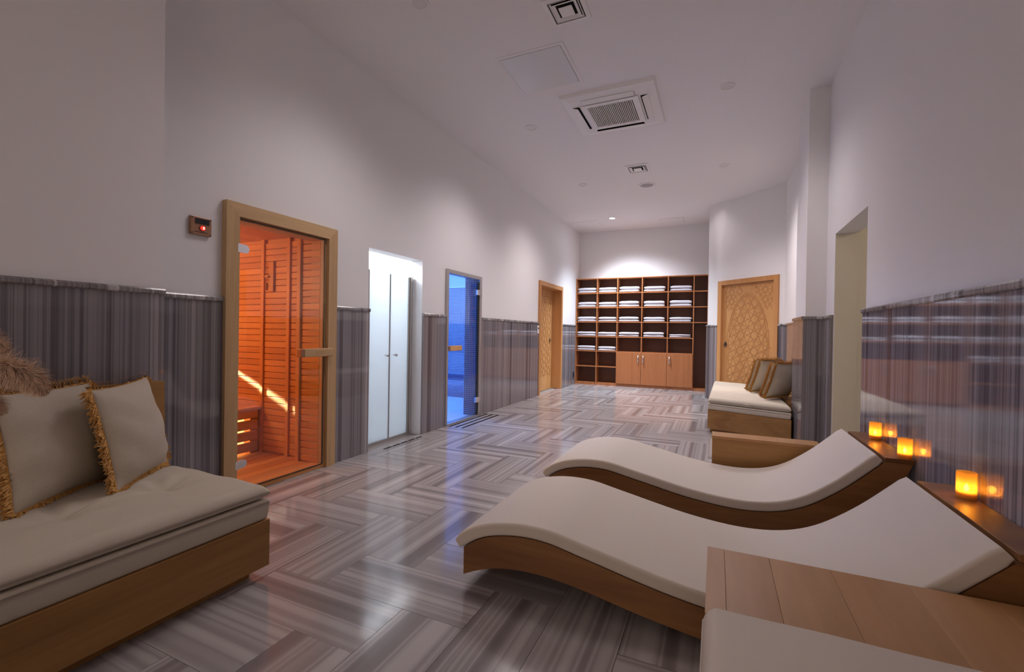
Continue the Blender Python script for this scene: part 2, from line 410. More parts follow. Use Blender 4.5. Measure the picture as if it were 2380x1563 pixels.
def place(me, name, parent, loc, rot=(0, 0, 0)):
    o = bpy.data.objects.new(name, me); COL.objects.link(o); o.parent = parent; o.location = Vector(loc) - root_origin(parent); o.rotation_euler = rot; return o
for xa, xb in ((-4.02, -3.65), (-3.61, -3.33), (-3.29, -3.10), (SX0, -4.06)):
    pm = plank_mesh(xb - xa, 'x', 'sauna_x')
    for k in range(34): place(pm, 'plank', wsa, (xa, SYB, 0.03 + k * PH))
for xb in (-4.04, -3.63, -3.31):
    bbox('batten', (xb - 0.02, SYB - 0.028, 0.02), (xb + 0.02, SYB, SZ), 'sauna_z', wsa, 0.004)
wsj = struct(MB().box((-3.13, 2.665, 0.0), (XL - 0.005, SYB + 0.05, SZ + 0.1)).mk('wall_sauna_jamb', 'sauna_z'), 'board clad return of the sauna wall just inside its door', 'wall')
pm = plank_mesh(0.20, 'x', 'sauna_x')
for k in range(34): place(pm, 'plank', wsj, (-3.095, 2.665, 0.03 + k * PH))
bbox('corner_post', (-3.14, 2.635, 0.01), (-3.098, 2.668, SZ), 'sauna_z', wsj, 0.004)
wss = struct(MB().box((SX0 - 0.1, SY0 - 0.1, 0), (SX0, SYB, 2.0)).box((SX0, SY0 - 0.1, 0), (XL - 0.14, SY0, 2.0)).mk('wall_sauna_side', 'sauna_y'), 'plain timber side wall hidden deep inside the sauna', 'wall')
wsf = struct(MB().box((-3.10, SY0, 0), (XL - 0.14, 1.90, 2.0)).mk('wall_sauna_front', 'sauna_y'), 'timber inner face of the sauna beside its door', 'wall')
csa = struct(MB().box((SX0, SY0, SZ + 0.015), (XL - 0.005, SYB + 0.05, SZ + 0.1)).mk('ceiling_sauna', 'sauna_y'), 'sauna ceiling of narrow boards', 'ceiling')
for k in range(32):
    x = -3.05 - k * 0.0535
    bbox('plank', (x - 0.0515, SY0, SZ), (x, SYB, SZ + 0.016), 'sauna_y', csa, origin=(x, SY0, SZ))
for k in range(3):   # soffit of the door opening
    x = XL - 0.01 - k * 0.055
    bbox('plank', (x - 0.053, 1.90, 1.825), (x, 2.70, 1.84), 'sauna_y', csa, origin=(x, 1.9, SZ))
fsa = struct(MB().box((SX0, SY0, -0.02), (XL, SYB, 0.004)).mk('floor_sauna', 'sauna_y'), 'reddish timber floor of the sauna', 'floor')
for k in range(17):
    x = XL - 0.01 - k * 0.096
    bbox('plank', (x - 0.093, SY0, 0.0), (x, SYB, 0.022), 'sauna_y', fsa, origin=(x, SY0, 0))
# bench: front of boards with open gaps, seat boards on top
sb = thing('sauna_bench', (-4.1, 1.9, 0.022), 'low timber bench with glowing gaps inside the sauna', 'bench')
for k in range(4):
    z = 0.045 + k * 0.095
    bbox('front_board', (-3.66, SY0 + 0.02, z), (-3.635, SYB - 0.045, z + 0.078), 'sauna_y', sb, 0.004, origin=(-3.65, 1.8, z))
for k in range(5):
    x = -3.62 - k * 0.105
    bbox('seat_board', (x - 0.09, SY0 + 0.02, 0.40), (x, SYB - 0.03, 0.425), 'sauna_y', sb, 0.005, origin=(x, 1.8, 0.4))
bbox('light_strip', (-3.75, SY0 + 0.05, 0.03), (-3.74, SYB - 0.06, 0.39), 'led_warm', sb)
for y in (1.2, SYB - 0.10):
    bbox('support', (-4.12, y, 0.022), (-3.662, y + 0.04, 0.40), 'sauna_z', sb)
# sand timer on the sauna wall
st = thing('sand_timer', (-3.52, SYB - 0.014, 1.42), 'slim wooden sand timer mounted on the orange sauna wall', 'sand timer')
bbox('back_board', (-3.535, SYB - 0.032, 1.425), (-3.485, SYB - 0.014, 1.685), 'timer_wood', st, 0.004)
MB().lathe((-3.555, SYB - 0.04, 1.435), [(0.0, 0), (0.013, 0), (0.013, 0.10), (0.004, 0.12), (0.013, 0.14), (0.013, 0.24), (0, 0.24)], 12).mk('glass_tube', 'timer_glass', st, True)
MB().cyl((-3.555, SYB - 0.04, 1.436), (-3.555, SYB - 0.04, 1.50), 0.010, 10).mk('sand', 'fringe', st, True)
bbox('clip', (-3.572, SYB - 0.05, 1.546), (-3.53, SYB - 0.014, 1.562), 'timer_wood', st)

# sauna door
d1 = thing('door_1', (XL, 2.3, 0), 'glass sauna door in a pale wooden frame', 'door', kind='structure')
FX0, FX1 = XL - 0.02, XL + 0.045
FY0, FY1, FZ = 1.850, 2.768, 1.916
MB().prism([(FY0, 0.0), (FY0 + 0.088, 0.0), (FY0 + 0.088, FZ - 0.088), (FY0, FZ)], 'x', FX0, FX1).mk('frame_post', 'pale_pine_z', d1)
MB().prism([(FY1, 0.0), (FY1 - 0.088, 0.0), (FY1 - 0.088, FZ - 0.088), (FY1, FZ)], 'x', FX0, FX1).mk('frame_post', 'pale_pine_z', d1)
MB().prism([(FY0, FZ), (FY0 + 0.088, FZ - 0.088), (FY1 - 0.088, FZ - 0.088), (FY1, FZ)], 'x', FX0, FX1).mk('frame_head', 'pale_pine_y', d1)
bbox('door_stop', (XL - 0.12, FY1 - 0.115, 0.02), (XL + 0.012, FY1 - 0.085, FZ - 0.09), 'pale_pine_z', d1)
bbox('door_stop', (XL - 0.12, FY0 + 0.085, 0.02), (XL - 0.005, FY0 + 0.10, FZ - 0.09), 'pale_pine_z', d1)
bbox('door_stop', (XL - 0.12, FY0 + 0.09, FZ - 0.103), (XL + 0.005, FY1 - 0.09, FZ - 0.087), 'pale_pine_y', d1)
bbox('threshold', (XL - 0.09, FY0 + 0.088, 0.0), (XL + 0.02, FY1 - 0.088, 0.028), 'sauna_y', d1, 0.003)
GX = XL + 0.022
gl = bbox('glass_pane', (GX - 0.004, FY0 + 0.094, 0.034), (GX + 0.004, FY1 - 0.112, FZ - 0.098), 'clear_glass', d1)
m = MB()
for a, b in (((GX - 0.0045, FY1 - 0.116, 0.034), (GX + 0.0045, FY1 - 0.111, FZ - 0.098)), ((GX - 0.0045, FY0 + 0.092, 0.03), (GX + 0.0045, FY1 - 0.111, 0.036)), ((GX - 0.0045, FY0 + 0.092, FZ - 0.101), (GX + 0.0045, FY1 - 0.111, FZ - 0.096)), ((GX - 0.0045, FY0 + 0.091, 0.034), (GX + 0.0045, FY0 + 0.095, FZ - 0.098))): m.box(a, b)
m.mk('edge_seal', 'iron', gl)
for z in (0.205, 1.625):
    hv = MB().box((GX - 0.012, FY0 + 0.076, z - 0.028), (GX + 0.024, FY0 + 0.098, z + 0.028))
    pl = [(FY0 + 0.096, z - 0.028)] + [(FY0 + 0.135 + 0.028 * math.cos(t), z + 0.028 * math.sin(t)) for t in [(-0.5 + i / 10) * math.pi for i in range(11)]] + [(FY0 + 0.096, z + 0.028)]
    hv.prism(pl, 'x', GX - 0.010, GX + 0.012)
    hv.mk('hinge', 'chrome', d1)
hd = bbox('handle', (GX + 0.018, 2.425, 0.893), (GX + 0.062, 2.70, 0.956), 'pale_pine_y', d1, 0.005)
bbox('handle_end', (GX + 0.006, 2.398, 0.893), (GX + 0.058, 2.4245, 0.956), 'copper_plate', hd, 0.004)
m = MB()
for k in range(9): m.box((GX + 0.0618, 2.52 + k * 0.011, 0.927 + 0.0), (GX + 0.0626, 2.527 + k * 0.011, 0.933))
m.box((GX + 0.0618, 2.525, 0.914), (GX + 0.0626, 2.61, 0.917)).mk('engraving', 'carved_groove', hd)

# control panel left of the sauna door
cp = thing('control_panel', (XL, 1.705, 1.66), 'small copper coloured control box with red glowing switch beside sauna', 'control panel')
bbox('plate', (XL, 1.650, 1.662), (XL + 0.022, 1.772, 1.770), 'copper_plate', cp, 0.003)
bbox('display', (XL + 0.0222, 1.676, 1.728), (XL + 0.0262, 1.756, 1.760), 'black_gloss', cp)
bt = MB().cyl((XL + 0.022, 1.716, 1.704), (XL + 0.027, 1.716, 1.704), 0.0165, 20).mk('switch', 'button_rim', cp)
MB().cyl((XL + 0.0268, 1.716, 1.704), (XL + 0.031, 1.716, 1.704), 0.0135, 20).mk('switch_light', 'red_button', bt)
MB().box((XL + 0.0309, 1.716, 1.697), (XL + 0.0325, 1.724, 1.712)).mk('switch_glint', 'red_core', bt)
for y in (1.658, 1.764):
    for z in (1.670, 1.762): MB().cyl((XL + 0.022, y, z), (XL + 0.0245, y, z), 0.004, 8).mk('screw', 'iron', cp)
m = MB()
for k in range(7): m.box((XL + 0.0218, 1.672 + k * 0.011, 1.676), (XL + 0.0226, 1.680 + k * 0.011, 1.682))
m.mk('lettering', 'iron', cp)

# ------------------------------------------------------------------ shower alcove
wsh = MB().box((-4.0, 3.02, 0), (-3.95, 4.1, 2.4)).box((-4.0, 3.02, 0), (-3.015, 3.08, 2.4)).box((-4.0, 4.04, 0), (-3.015, 4.1, 2.4)).box((-4.0, 3.02, 2.35), (-3.015, 4.1, 2.45)).box((-4.0, 3.02, -0.02), (-3.0, 4.1, 0.002))
struct(wsh.mk('wall_shower', 'white_marble'), 'bright white marble walls of the shower cubicle', 'wall')
d2 = thing('door_2', (-3.0, 3.62, 0), 'pair of frosted white glass shower doors with small knobs', 'door', kind='structure')
for (a, b, ky) in ((3.325, 3.622, 3.562), (3.630, 3.915, 3.692)):
    lf = bbox('door_leaf', (-3.006, a, 0.022), (-2.998, b, 1.672), 'frosted', d2, 0.002)
    MB().cyl((-2.998, ky, 0.858), (-2.975, ky, 0.858), 0.007, 12).cyl((-2.975, ky, 0.858), (-2.958, ky, 0.858), 0.0145, 14).mk('knob', 'chrome', lf, True)
bbox('seal_strip', (-3.012, 3.6195, 0.02), (-2.994, 3.6325, 1.674), 'grey_seal', d2)
for a, b, c in ((3.917, 3.936, 0.012), (3.937, 3.950, 0.022), (3.951, 3.985, 0.014)):
    bbox('side_profile', (-3.02, a, 0.004), (-3.0 + c, b, 1.68), 'aluminium', d2, 0.003)
bbox('side_profile', (-3.02, 3.19, 0.004), (-2.99, 3.322, 1.68), 'aluminium', d2)
bbox('bottom_rail', (-3.015, 3.322, 0.004), (-2.990, 3.917, 0.022), 'aluminium', d2)
bbox('reveal', (XL - 0.139, 3.998, 0.0), (XL - 0.001, 4.0012, 1.85), 'white_marble', d2)
dr = thing('shower_drain', (-2.8, 3.62, 0), 'thin dark slot drain in floor before shower doors', 'drain')
bbox('tray', (-2.809, 3.33, 0.0006), (-2.791, 3.92, 0.0022), 'dark_gap', dr)
for k in range(4): bbox('bridge', (-2.810, 3.44 + k * 0.12, 0.0022), (-2.790, 3.452 + k * 0.12, 0.003), 'aluminium', dr)

# ------------------------------------------------------------------ steam room
def mosaic(name, parent, P, U, V, nu, nv, pitch=0.0255):
    """raised square tiles on a grout sheet, P corner, U/V directions"""
    P, U, V = Vector(P), Vector(U).normalized(), Vector(V).normalized(); n = U.cross(V); n.normalize()
    m = MB(); s = pitch * 0.80; h = 0.0025
    for i in range(nu):
        for j in range(nv):
            a = P + U * (i * pitch) + V * (j * pitch)
            b = [a, a + U * s, a + U * s + V * s, a + V * s]; t = [q + n * h for q in b]
            m.add(b + t, [(4, 5, 6, 7), (0, 1, 5, 4), (1, 2, 6, 5), (2, 3, 7, 6), (3, 0, 4, 7)])
    o = m.mk(name, 'mosaic', parent); o['kind'] = 'stuff'; return o
SB = 7.12
wst = MB().box((-5.2, SB, 0), (-3.0, SB + 0.1, 2.3)).box((-5.25, 4.1, 0), (-5.2, SB, 2.3)).box((-5.2, 4.12, 0), (-3.02, 4.2, 2.3)).box((-3.015, 5.285, 0), (-2.99, SB, 2.3)).box((-5.2, 4.1, 2.2), (-3.0, SB + 0.1, 2.3))
wst.box((-3.06, 5.215, 0), (XL - 0.01, 5.285, 1.9))
wst = struct(wst.mk('wall_steam_room', 'blue_plaster'), 'blue lit mosaic steam room walls behind glass', 'wall')
NU = 70; NX = -5.15
mk('grout_sheet', [(NX, SB - 0.002, 0.7), (-3.3, SB - 0.002, 0.7), (-3.3, SB - 0.002, 1.93), (NX, SB - 0.002, 1.93)], [(0, 1, 2, 3)], 'blue_grout', wst)
mosaic('mosaic_field', wst, (-3.3 - NU * 0.0255, SB - 0.003, 0.72), (1, 0, 0), (0, 0, 1), NU, 47)
mk('grout_sheet', [(XL - 0.012, 5.213, 0.0), (-3.06, 5.213, 0.0), (-3.06, 5.213, 1.84), (XL - 0.012, 5.213, 1.84)], [(0, 1, 2, 3)], 'blue_grout', wst)
mosaic('mosaic_field', wst, (-3.055, 5.212, 0.01), (1, 0, 0), (0, 0, 1), 7, 71)
fst = struct(MB().box((-5.2, 4.2, -0.02), (XL, SB, 0.001)).mk('floor_steam_room', 'blue_plaster'), 'pale wet floor of the blue steam room', 'floor')
bs = thing('mosaic_bench', (-4.2, 6.85, 0), 'curved mosaic bench along the end of the steam room', 'bench')
pf = [(6.57, 0.0), (6.56, 0.10), (6.57, 0.20), (6.62, 0.27), (6.70, 0.30), (6.85, 0.315), (6.95, 0.34), (7.0, 0.42), (7.04, 0.55), (7.08, 0.66), (7.115, 0.72)]
MB().prism(pf + [(7.119, 0.0)], 'x', -5.19, -3.3).mk('body', 'blue_grout', bs)
m = MB(); pitch = 0.0255; acc = []
for (a, b) in zip(pf[:-1], pf[1:]):
    L = math.hypot(b[0] - a[0], b[1] - a[1]); k = max(1, round(L / pitch))
    for i in range(k): acc.append(((a[0] + (b[0] - a[0]) * i / k, a[1] + (b[1] - a[1]) * i / k), (a[0] + (b[0] - a[0]) * (i + 0.8) / k, a[1] + (b[1] - a[1]) * (i + 0.8) / k)))
for (a, b) in acc:
    d = Vector((b[0] - a[0], b[1] - a[1])).normalized(); nn = (-d.y, d.x)
    for i in range(NU):
        x1 = -3.305 - i * pitch; x0 = x1 - pitch * 0.8
        lo = [(x0, *a), (x1, *a), (x1, *b), (x0, *b)]; hi = [(q[0], q[1] + nn[0] * 0.003, q[2] + nn[1] * 0.003) for q in lo]
        m.add(lo + hi, [(4, 5, 6, 7), (0, 1, 5, 4), (1, 2, 6, 5), (2, 3, 7, 6), (3, 0, 4, 7)])
m.mk('mosaic_skin', 'mosaic', bs)['kind'] = 'stuff'
d3 = thing('door_3', (XL, 4.87, 0), 'narrow glass steam room door in an aluminium frame', 'door', kind='structure')
for a, b in (((XL - 0.06, 4.447, 0), (XL + 0.03, 4.482, 1.836)), ((XL - 0.06, 5.235, 0), (XL + 0.03, 5.29, 1.836))): bbox('frame_post', a, b, 'aluminium', d3, 0.003)
bbox('frame_head', (XL - 0.06, 4.482, 1.79), (XL + 0.03, 5.235, 1.836), 'aluminium', d3, 0.003)
bbox('threshold', (XL - 0.06, 4.482, 0.0), (XL + 0.03, 5.235, 0.018), 'aluminium', d3, 0.003)
gl3 = bbox('glass_pane', (XL + 0.004, 4.486, 0.024), (XL + 0.012, 5.20, 1.786), 'clear_glass', d3)
bbox('edge_seal', (XL + 0.0, 5.2005, 0.024), (XL + 0.014, 5.2345, 1.76), 'black_gloss', d3)
for z in (0.22, 1.62): bbox('hinge', (XL + 0.0125, 5.15, z - 0.035), (XL + 0.04, 5.245, z + 0.035), 'chrome', d3, 0.004)
bbox('handle', (XL + 0.0125, 4.505, 0.878), (XL + 0.045, 4.77, 0.938), 'door_pine', d3, 0.004)
dr2 = thing('floor_grille', (-2.7, 4.97, 0), 'three parallel dark slots in floor before steam room', 'drain')
for k in range(3):
    x = -2.81 + k * 0.085
    bbox('slot', (x - 0.012, 4.47, 0.0008), (x + 0.012, 5.42, 0.0025), 'dark_gap', dr2)

# ------------------------------------------------------------------ carved wooden doors
def lattice(cx, cz, wdt, hgt, inside, step, mat_w=0.007):
    """thin raised strips of an interlaced star pattern clipped to a region (u, z)"""
    strips = []
    for ang in (0.46, -0.46, math.pi / 2 - 0.46 + 0.0, -(math.pi / 2 - 0.46)):
        dx, dz = math.cos(ang), math.sin(ang); nx, nz = -dz, dx
        R = math.hypot(wdt, hgt)
        k = int(R / step) + 1
        for i in range(-k, k + 1):
            o = (cx + nx * i * step, cz + nz * i * step)
            run = None; t = -R
            while t <= R:
                p = (o[0] + dx * t, o[1] + dz * t)
                ok = inside(*p)
                if ok and run is None: run = t
                if (not ok) and run is not None:
                    if t - run > 0.05: strips.append(((o[0] + dx * run, o[1] + dz * run), (o[0] + dx * t, o[1] + dz * t)))
                    run = None
                t += 0.03
    return strips
def strip_box(m, a, b, wd_, out0, out1):
    d = Vector((b[0] - a[0], b[1] - a[1])).normalized(); n = Vector((-d.y, d.x)) * wd_ / 2
    q = [(a[0] - n.x, a[1] - n.y), (b[0] - n.x, b[1] - n.y), (b[0] + n.x, b[1] + n.y), (a[0] + n.x, a[1] + n.y)]
    m.add([(p[0], out0, p[1]) for p in q] + [(p[0], out1, p[1]) for p in q], BOXF)
def carved_door(t, fn, u0, u1, ztop, deep, arch, handle_u):
    """fn maps (along, out, z) to world. Door frame from u0 to u1; leaf set back by deep"""
    fwid = 0.075
    for a, b in ((u0, u0 + fwid), (u1 - fwid, u1)):
        MB().box((a, -0.02, 0), (b, 0.032, ztop)).xf(fn).mk('frame_post', 'door_frame_pine', t)
    MB().box((u0 + fwid, -0.02, ztop - fwid), (u1 - fwid, 0.032, ztop)).xf(fn).mk('frame_head', 'door_frame_pine', t)
    for a, b in ((u0 + fwid - 0.02, u0 + fwid), (u1 - fwid, u1 - fwid + 0.02)):
        MB().box((a, -deep - 0.05, 0), (b, -0.021, ztop - fwid + 0.02)).xf(fn).mk('lining', 'door_frame_pine', t)
    MB().box((u0 + fwid, -deep - 0.05, ztop - fwid), (u1 - fwid, -0.021, ztop - fwid + 0.02)).xf(fn).mk('lining', 'door_frame_pine', t)
    top = ztop - fwid - 0.004
    if deep > 0.1:
        MB().box((u0 + fwid, -deep - 0.04, top - 0.14), (u1 - fwid, -deep + 0.006, top)).xf(fn).mk('transom', 'door_frame_pine', t); top -= 0.143
    a, b = u0 + fwid + 0.003, u1 - fwid - 0.003
    lf = MB().box((a, -deep - 0.04, 0.001), (b, -deep, top)).xf(fn).mk('door_leaf', 'door_pine', t)
    cu = (a + b) / 2; hw = (b - a) / 2 - 0.09
    if arch:
        zs = 0.95; rise = 0.86
        def top_of(u):
            q = abs(u - cu) / hw
            return zs + rise * math.sqrt(max(0, 1 - q ** 1.75)) if q < 1 else -1
        inside = lambda u, z: abs(u - cu) < hw and 0.12 < z < top_of(u) - 0.03
        m = MB(); pts = [(cu - hw, 0.1)] + [(cu + hw * math.sin((i / 16 - 1) * math.pi / 2), top_of(cu + hw * math.sin((i / 16 - 1) * math.pi / 2) * 0.9999)) for i in range(33)] + [(cu + hw, 0.1)]
        for off in (0, 0.03):
            for p, q in zip(pts[:-1], pts[1:]):
                p2 = (cu + (p[0] - cu) * (1 - off / hw), p[1] - (off if p[1] > 0.2 else 0)); q2 = (cu + (q[0] - cu) * (1 - off / hw), q[1] - (off if q[1] > 0.2 else 0))
                if math.hypot(q2[0] - p2[0], q2[1] - p2[1]) > 1e-4: strip_box(m, p2, q2, 0.008, -deep - 0.001, -deep + 0.0035)
        m.xf(fn).mk('arch_moulding', 'carved_groove', lf)
        # spandrel carving in the upper corners
        m = MB()
        for s in (-1, 1):
            ins2 = lambda u, z: (u - cu) * s > 0.12 and abs(u - cu) < hw + 0.05 and top_of(min(max(u, cu - hw + .001), cu + hw - .001)) + 0.07 < z < top - 0.05 and z > 1.55
            for p, q in lattice(cu + s * hw, top - 0.2, 0.5, 0.5, ins2, 0.07): strip_box(m, p, q, 0.006, -deep - 0.001, -deep + 0.0025)
        if m.v: m.xf(fn).mk('spandrel_carving', 'carved_groove', lf)
    else:
        inside = lambda u, z: abs(u - cu) < hw and 0.28 < z < top - 0.10
    m = MB()
    for p, q in lattice(cu, 1.0, hw * 2, 2.0, inside, 0.115): strip_box(m, p, q, 0.0075, -deep - 0.001, -deep + 0.003)
    cv = m.xf(fn).mk('carving', 'carved_groove', lf); cv['label'] = 'shallow carved star lattice'
    hu = handle_u
    k = MB(); k.prism([(hu - 0.026, 0.975), (hu, 0.93), (hu + 0.026, 0.975), (hu, 1.02)], 'y', -deep, -deep + 0.006); k.xf(fn).mk('handle_plate', 'iron', lf)
    ring = MB()
    for i in range(16):
        t0, t1 = 2 * math.pi * i / 16, 2 * math.pi * (i + 1) / 16
        ring.cyl((hu + 0.03 * math.cos(t0), -deep + 0.014, 0.955 + 0.03 * math.sin(t0)), (hu + 0.03 * math.cos(t1), -deep + 0.014, 0.955 + 0.03 * math.sin(t1)), 0.004, 6)
    ring.cyl((hu, -deep, 0.985), (hu, -deep + 0.016, 0.985), 0.009, 8).xf(fn).mk('ring_pull', 'iron', lf)
d4 = thing('door_4', (XL, 8.08, 0), 'carved pine door set deep in the left wall', 'door', kind='structure')
carved_door(d4, lambda q: (XL + q[1], q[0], q[2]), 7.432, 8.735, 2.04, 0.165, False, 8.52)
d5 = thing('door_5', tuple(DA + DU * (D0 + D1) / 2), 'carved pine door with arched star pattern in diagonal wall', 'door', kind='structure')
carved_door(d5, dg, D0, D1, 2.045, 0.015, True, D0 + 0.145)

# ------------------------------------------------------------------ towel shelf on the back wall
SHX = [-2.86, -2.395, -1.953, -1.442, -0.925, -0.435, -0.172]; SHY0, SHY1 = 9.735, YB - 0.005
RZ = [0.05, 0.40, 0.735, 1.05, 1.37, 1.685, 2.0, 2.31]; T = 0.018
sh = thing('towel_shelf', (-1.5, 9.87, 0), 'large reddish wooden shelf unit with open cubbies and three cupboard doors', 'shelf')
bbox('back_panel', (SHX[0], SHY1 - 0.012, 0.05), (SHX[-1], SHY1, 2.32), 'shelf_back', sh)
for i, x in enumerate(SHX):
    zt = 2.328
    if i in (0, 6): bbox('side_panel', (x - T / 2, SHY0, 0), (x + T / 2, SHY1 - 0.012, zt), 'shelf_laminate', sh)
    else: bbox('divider', (x - T / 2, SHY0 + 0.002, 0.05), (x + T / 2, SHY1 - 0.012, 2.31), 'shelf_laminate', sh)
bbox('top_board', (SHX[0] + T / 2, SHY0, 2.31), (SHX[-1] - T / 2, SHY1 - 0.012, 2.328), 'shelf_laminate', sh)
bbox('plinth', (SHX[0] + T / 2, SHY0 + 0.01, 0), (SHX[-1] - T / 2, SHY1 - 0.012, 0.05), 'shelf_laminate', sh)
for i in range(6):
    for k, z in enumerate(RZ[1:-1], 1):
        if k == 1 and i >= 2: continue
        if i == 5 and k <= 3: continue
        bbox('shelf_board', (SHX[i] + T / 2, SHY0 + 0.004, z - T / 2), (SHX[i + 1] - T / 2, SHY1 - 0.012, z + T / 2), 'shelf_laminate', sh)
for i in (2, 3, 4):
    dd = bbox('cupboard_door', (SHX[i] + T / 2 - 0.006, SHY0 - 0.016, 0.056), (SHX[i + 1] - T / 2 + 0.006, SHY0, 0.728), 'shelf_laminate', sh, 0.002)
    hx = SHX[i + 1] - 0.055 if i == 2 else SHX[i] + 0.05
    m = MB()
    for z in (0.53, 0.66):
        m.cyl((hx, SHY0 - 0.016, z), (hx, SHY0 - 0.045, z), 0.012, 10)
    m.cyl((hx, SHY0 - 0.043, 0.52), (hx, SHY0 - 0.043, 0.67), 0.009, 10)
    m.mk('handle', 'chrome', dd, True)
# folded towels: two in every filled cubby
def towel_verts(x0, x1, y0, y1, z0, h, seed):
    rs = random.Random(seed); m = MB(); ny, nx = 10, 9
    prof = []
    half = h / 2
    for a in range(7):    # rounded fold at the front
        t = math.pi / 2 + math.pi * a / 6; prof.append((half * 0.9 * math.cos(t), half * math.sin(t)))
    ring = [(y0 + half * 0.9 + p[0], p[1]) for p in prof] + [(y1, -half), (y1, half)]
    n = len(ring); V = []
    ph = rs.uniform(0, 6); am = rs.uniform(0.0015, 0.004)
    for i in range(nx):
        u = i / (nx - 1); x = x0 + (x1 - x0) * u
        sag = -abs(am * math.sin(ph + u * 5))
        e = 1 - 0.35 * (abs(2 * u - 1) ** 8)
        for (y, z) in ring: V.append((x, y + 0.006 * math.sin(ph * 2 + u * 4), z0 + half + max(z * e + (sag if z > 0 else 0), -half)))
    F = [(i * n + j, i * n + (j + 1) % n, (i + 1) * n + (j + 1) % n, (i + 1) * n + j) for i in range(nx - 1) for j in range(n)]
    F += [tuple(range(n)), tuple(range((nx - 1) * n, nx * n))]
    return V, F
rows = {6: 'top row', 5: 'second row down', 4: 'third row down', 3: 'fourth row down', 2: 'fifth row down'}
cols = ['leftmost column', 'second column from left', 'third column from left', 'fourth column from left', 'fifth column from left']
for k in (6, 5, 4, 3, 2):
    for i in range(5):
        if k == 2 and i > 1: continue
        z = RZ[k] + T / 2 + 0.0005
        rs = random.Random(k * 10 + i)
        if i < 2: x0, x1 = SHX[i] + 0.03, SHX[i + 1] - 0.02
        else: x0, x1 = SHX[i] + 0.03, SHX[i] + 0.455
        hts = [0.045, 0.06] if not (k == 3 and i == 4) else [0.038, 0.03]
        if k in (6, 5): hts = [0.05, 0.07]
        for q, hh in enumerate(hts):
            hh *= rs.uniform(0.9, 1.1)
            V, F = towel_verts(x0 + rs.uniform(0, 0.012), x1 - rs.uniform(0, 0.015), SHY0 + 0.012 + rs.uniform(0, 0.012), SHY1 - 0.03, z, hh, k * 100 + i * 10 + q)
            o = mk('folded_towel', V, F, 'towel', origin=((x0 + x1) / 2, 9.85, z)); auto_smooth(o, 50)
            tag(o, '%s of two white folded towels in %s of shelf, %s' % (('lower', 'upper')[q], rows[k], cols[i]), 'towel', 'folded towels in the shelf cubbies')
            z += hh + 0.001

# ------------------------------------------------------------------ ceiling fittings
def downlight(x, y, lit, label):
    t = thing('downlight', (x, y, ZC), label, 'ceiling light', 'round recessed ceiling lights')
    MB().lathe((x, y, ZC), [(0.050, 0.0), (0.068, 0.0), (0.066, -0.006), (0.052, -0.009), (0.050, -0.003), (0.050, 0.0)], 28).mk('rim', 'white_plastic', t, True)
    MB().lathe((x, y, ZC), [(0.0, -0.0045), (0.0505, -0.0035)], 28).mk('lens', 'lamp_white' if lit else 'off_lens', t, True)
    if lit: o = light('downlight_or_fill_beam', 'SPOT', (x, y, ZC - 0.03), 370, (0.80, 0.88, 1.0), 0.25, (x + 0.5, y + 0.45, 0), spot_size=math.radians(122), spot_blend=1.0)
    else: o = light('downlight_or_fill_beam', 'SPOT', (x, y, ZC - 0.03), FILL * (0.42 if y > 8 else min(1.15, 0.13 + y * 0.17)) * ({4: 0.62, 6: 1.35}.get(int(y), 1.0) if x > 0 else 1.0), (1.0, 0.89, 0.90), 0.45, (x, y, 0), spot_size=math.radians(140), spot_blend=1.0)  # soft fill spot added below an unlit fitting to lift walls and ceiling
    o.parent = t; o.location = (0, 0, -0.03)
FILL = 84  # base power of the added fill spots
downlight(-1.92, 8.91, True, 'only lit recessed downlight, shining bright white near the towel shelf')
downlight(-1.92, 6.78, False, 'unlit downlight left of the small vent and round speaker')
downlight(-1.93, 4.68, False, 'unlit downlight on the ceiling left of the air conditioner')
downlight(-1.935, 2.60, False, 'unlit downlight cut by the top edge of the photo')
downlight(0.046, 4.586, False, 'unlit downlight on the ceiling right of the air conditioner')
downlight(0.048, 6.69, False, 'unlit downlight between the right wall pilaster and the small vent')
downlight(0.054, 8.60, False, 'unlit downlight nearest the diagonal wall and carved door')

ac = thing('air_conditioner', (-0.99, 4.61, ZC), 'square white ceiling cassette air conditioner with dark intake grille', 'air conditioner')
ax0, ax1, ay0, ay1 = -1.44, -0.54, 4.16, 5.06
m = MB(); c = 0.03
P0 = [(ax0, ay0, ZC), (ax1, ay0, ZC), (ax1, ay1, ZC), (ax0, ay1, ZC)]
P1 = [(ax0 + .012, ay0 + .012, ZC - 0.03), (ax1 - .012, ay0 + .012, ZC - 0.03), (ax1 - .012, ay1 - .012, ZC - 0.03), (ax0 + .012, ay1 - .012, ZC - 0.03)]
P2 = [(ax0 + .09, ay0 + .09, ZC - 0.045), (ax1 - .09, ay0 + .09, ZC - 0.045), (ax1 - .09, ay1 - .09, ZC - 0.045), (ax0 + .09, ay1 - .09, ZC - 0.045)]
m.add(P0 + P1 + P2, [(i, (i + 1) % 4, 4 + (i + 1) % 4, 4 + i) for i in range(4)] + [(4 + i, 4 + (i + 1) % 4, 8 + (i + 1) % 4, 8 + i) for i in range(4)] + [(8, 9, 10, 11)])
m.mk('panel', 'white_plastic', ac)
zz = ZC - 0.045
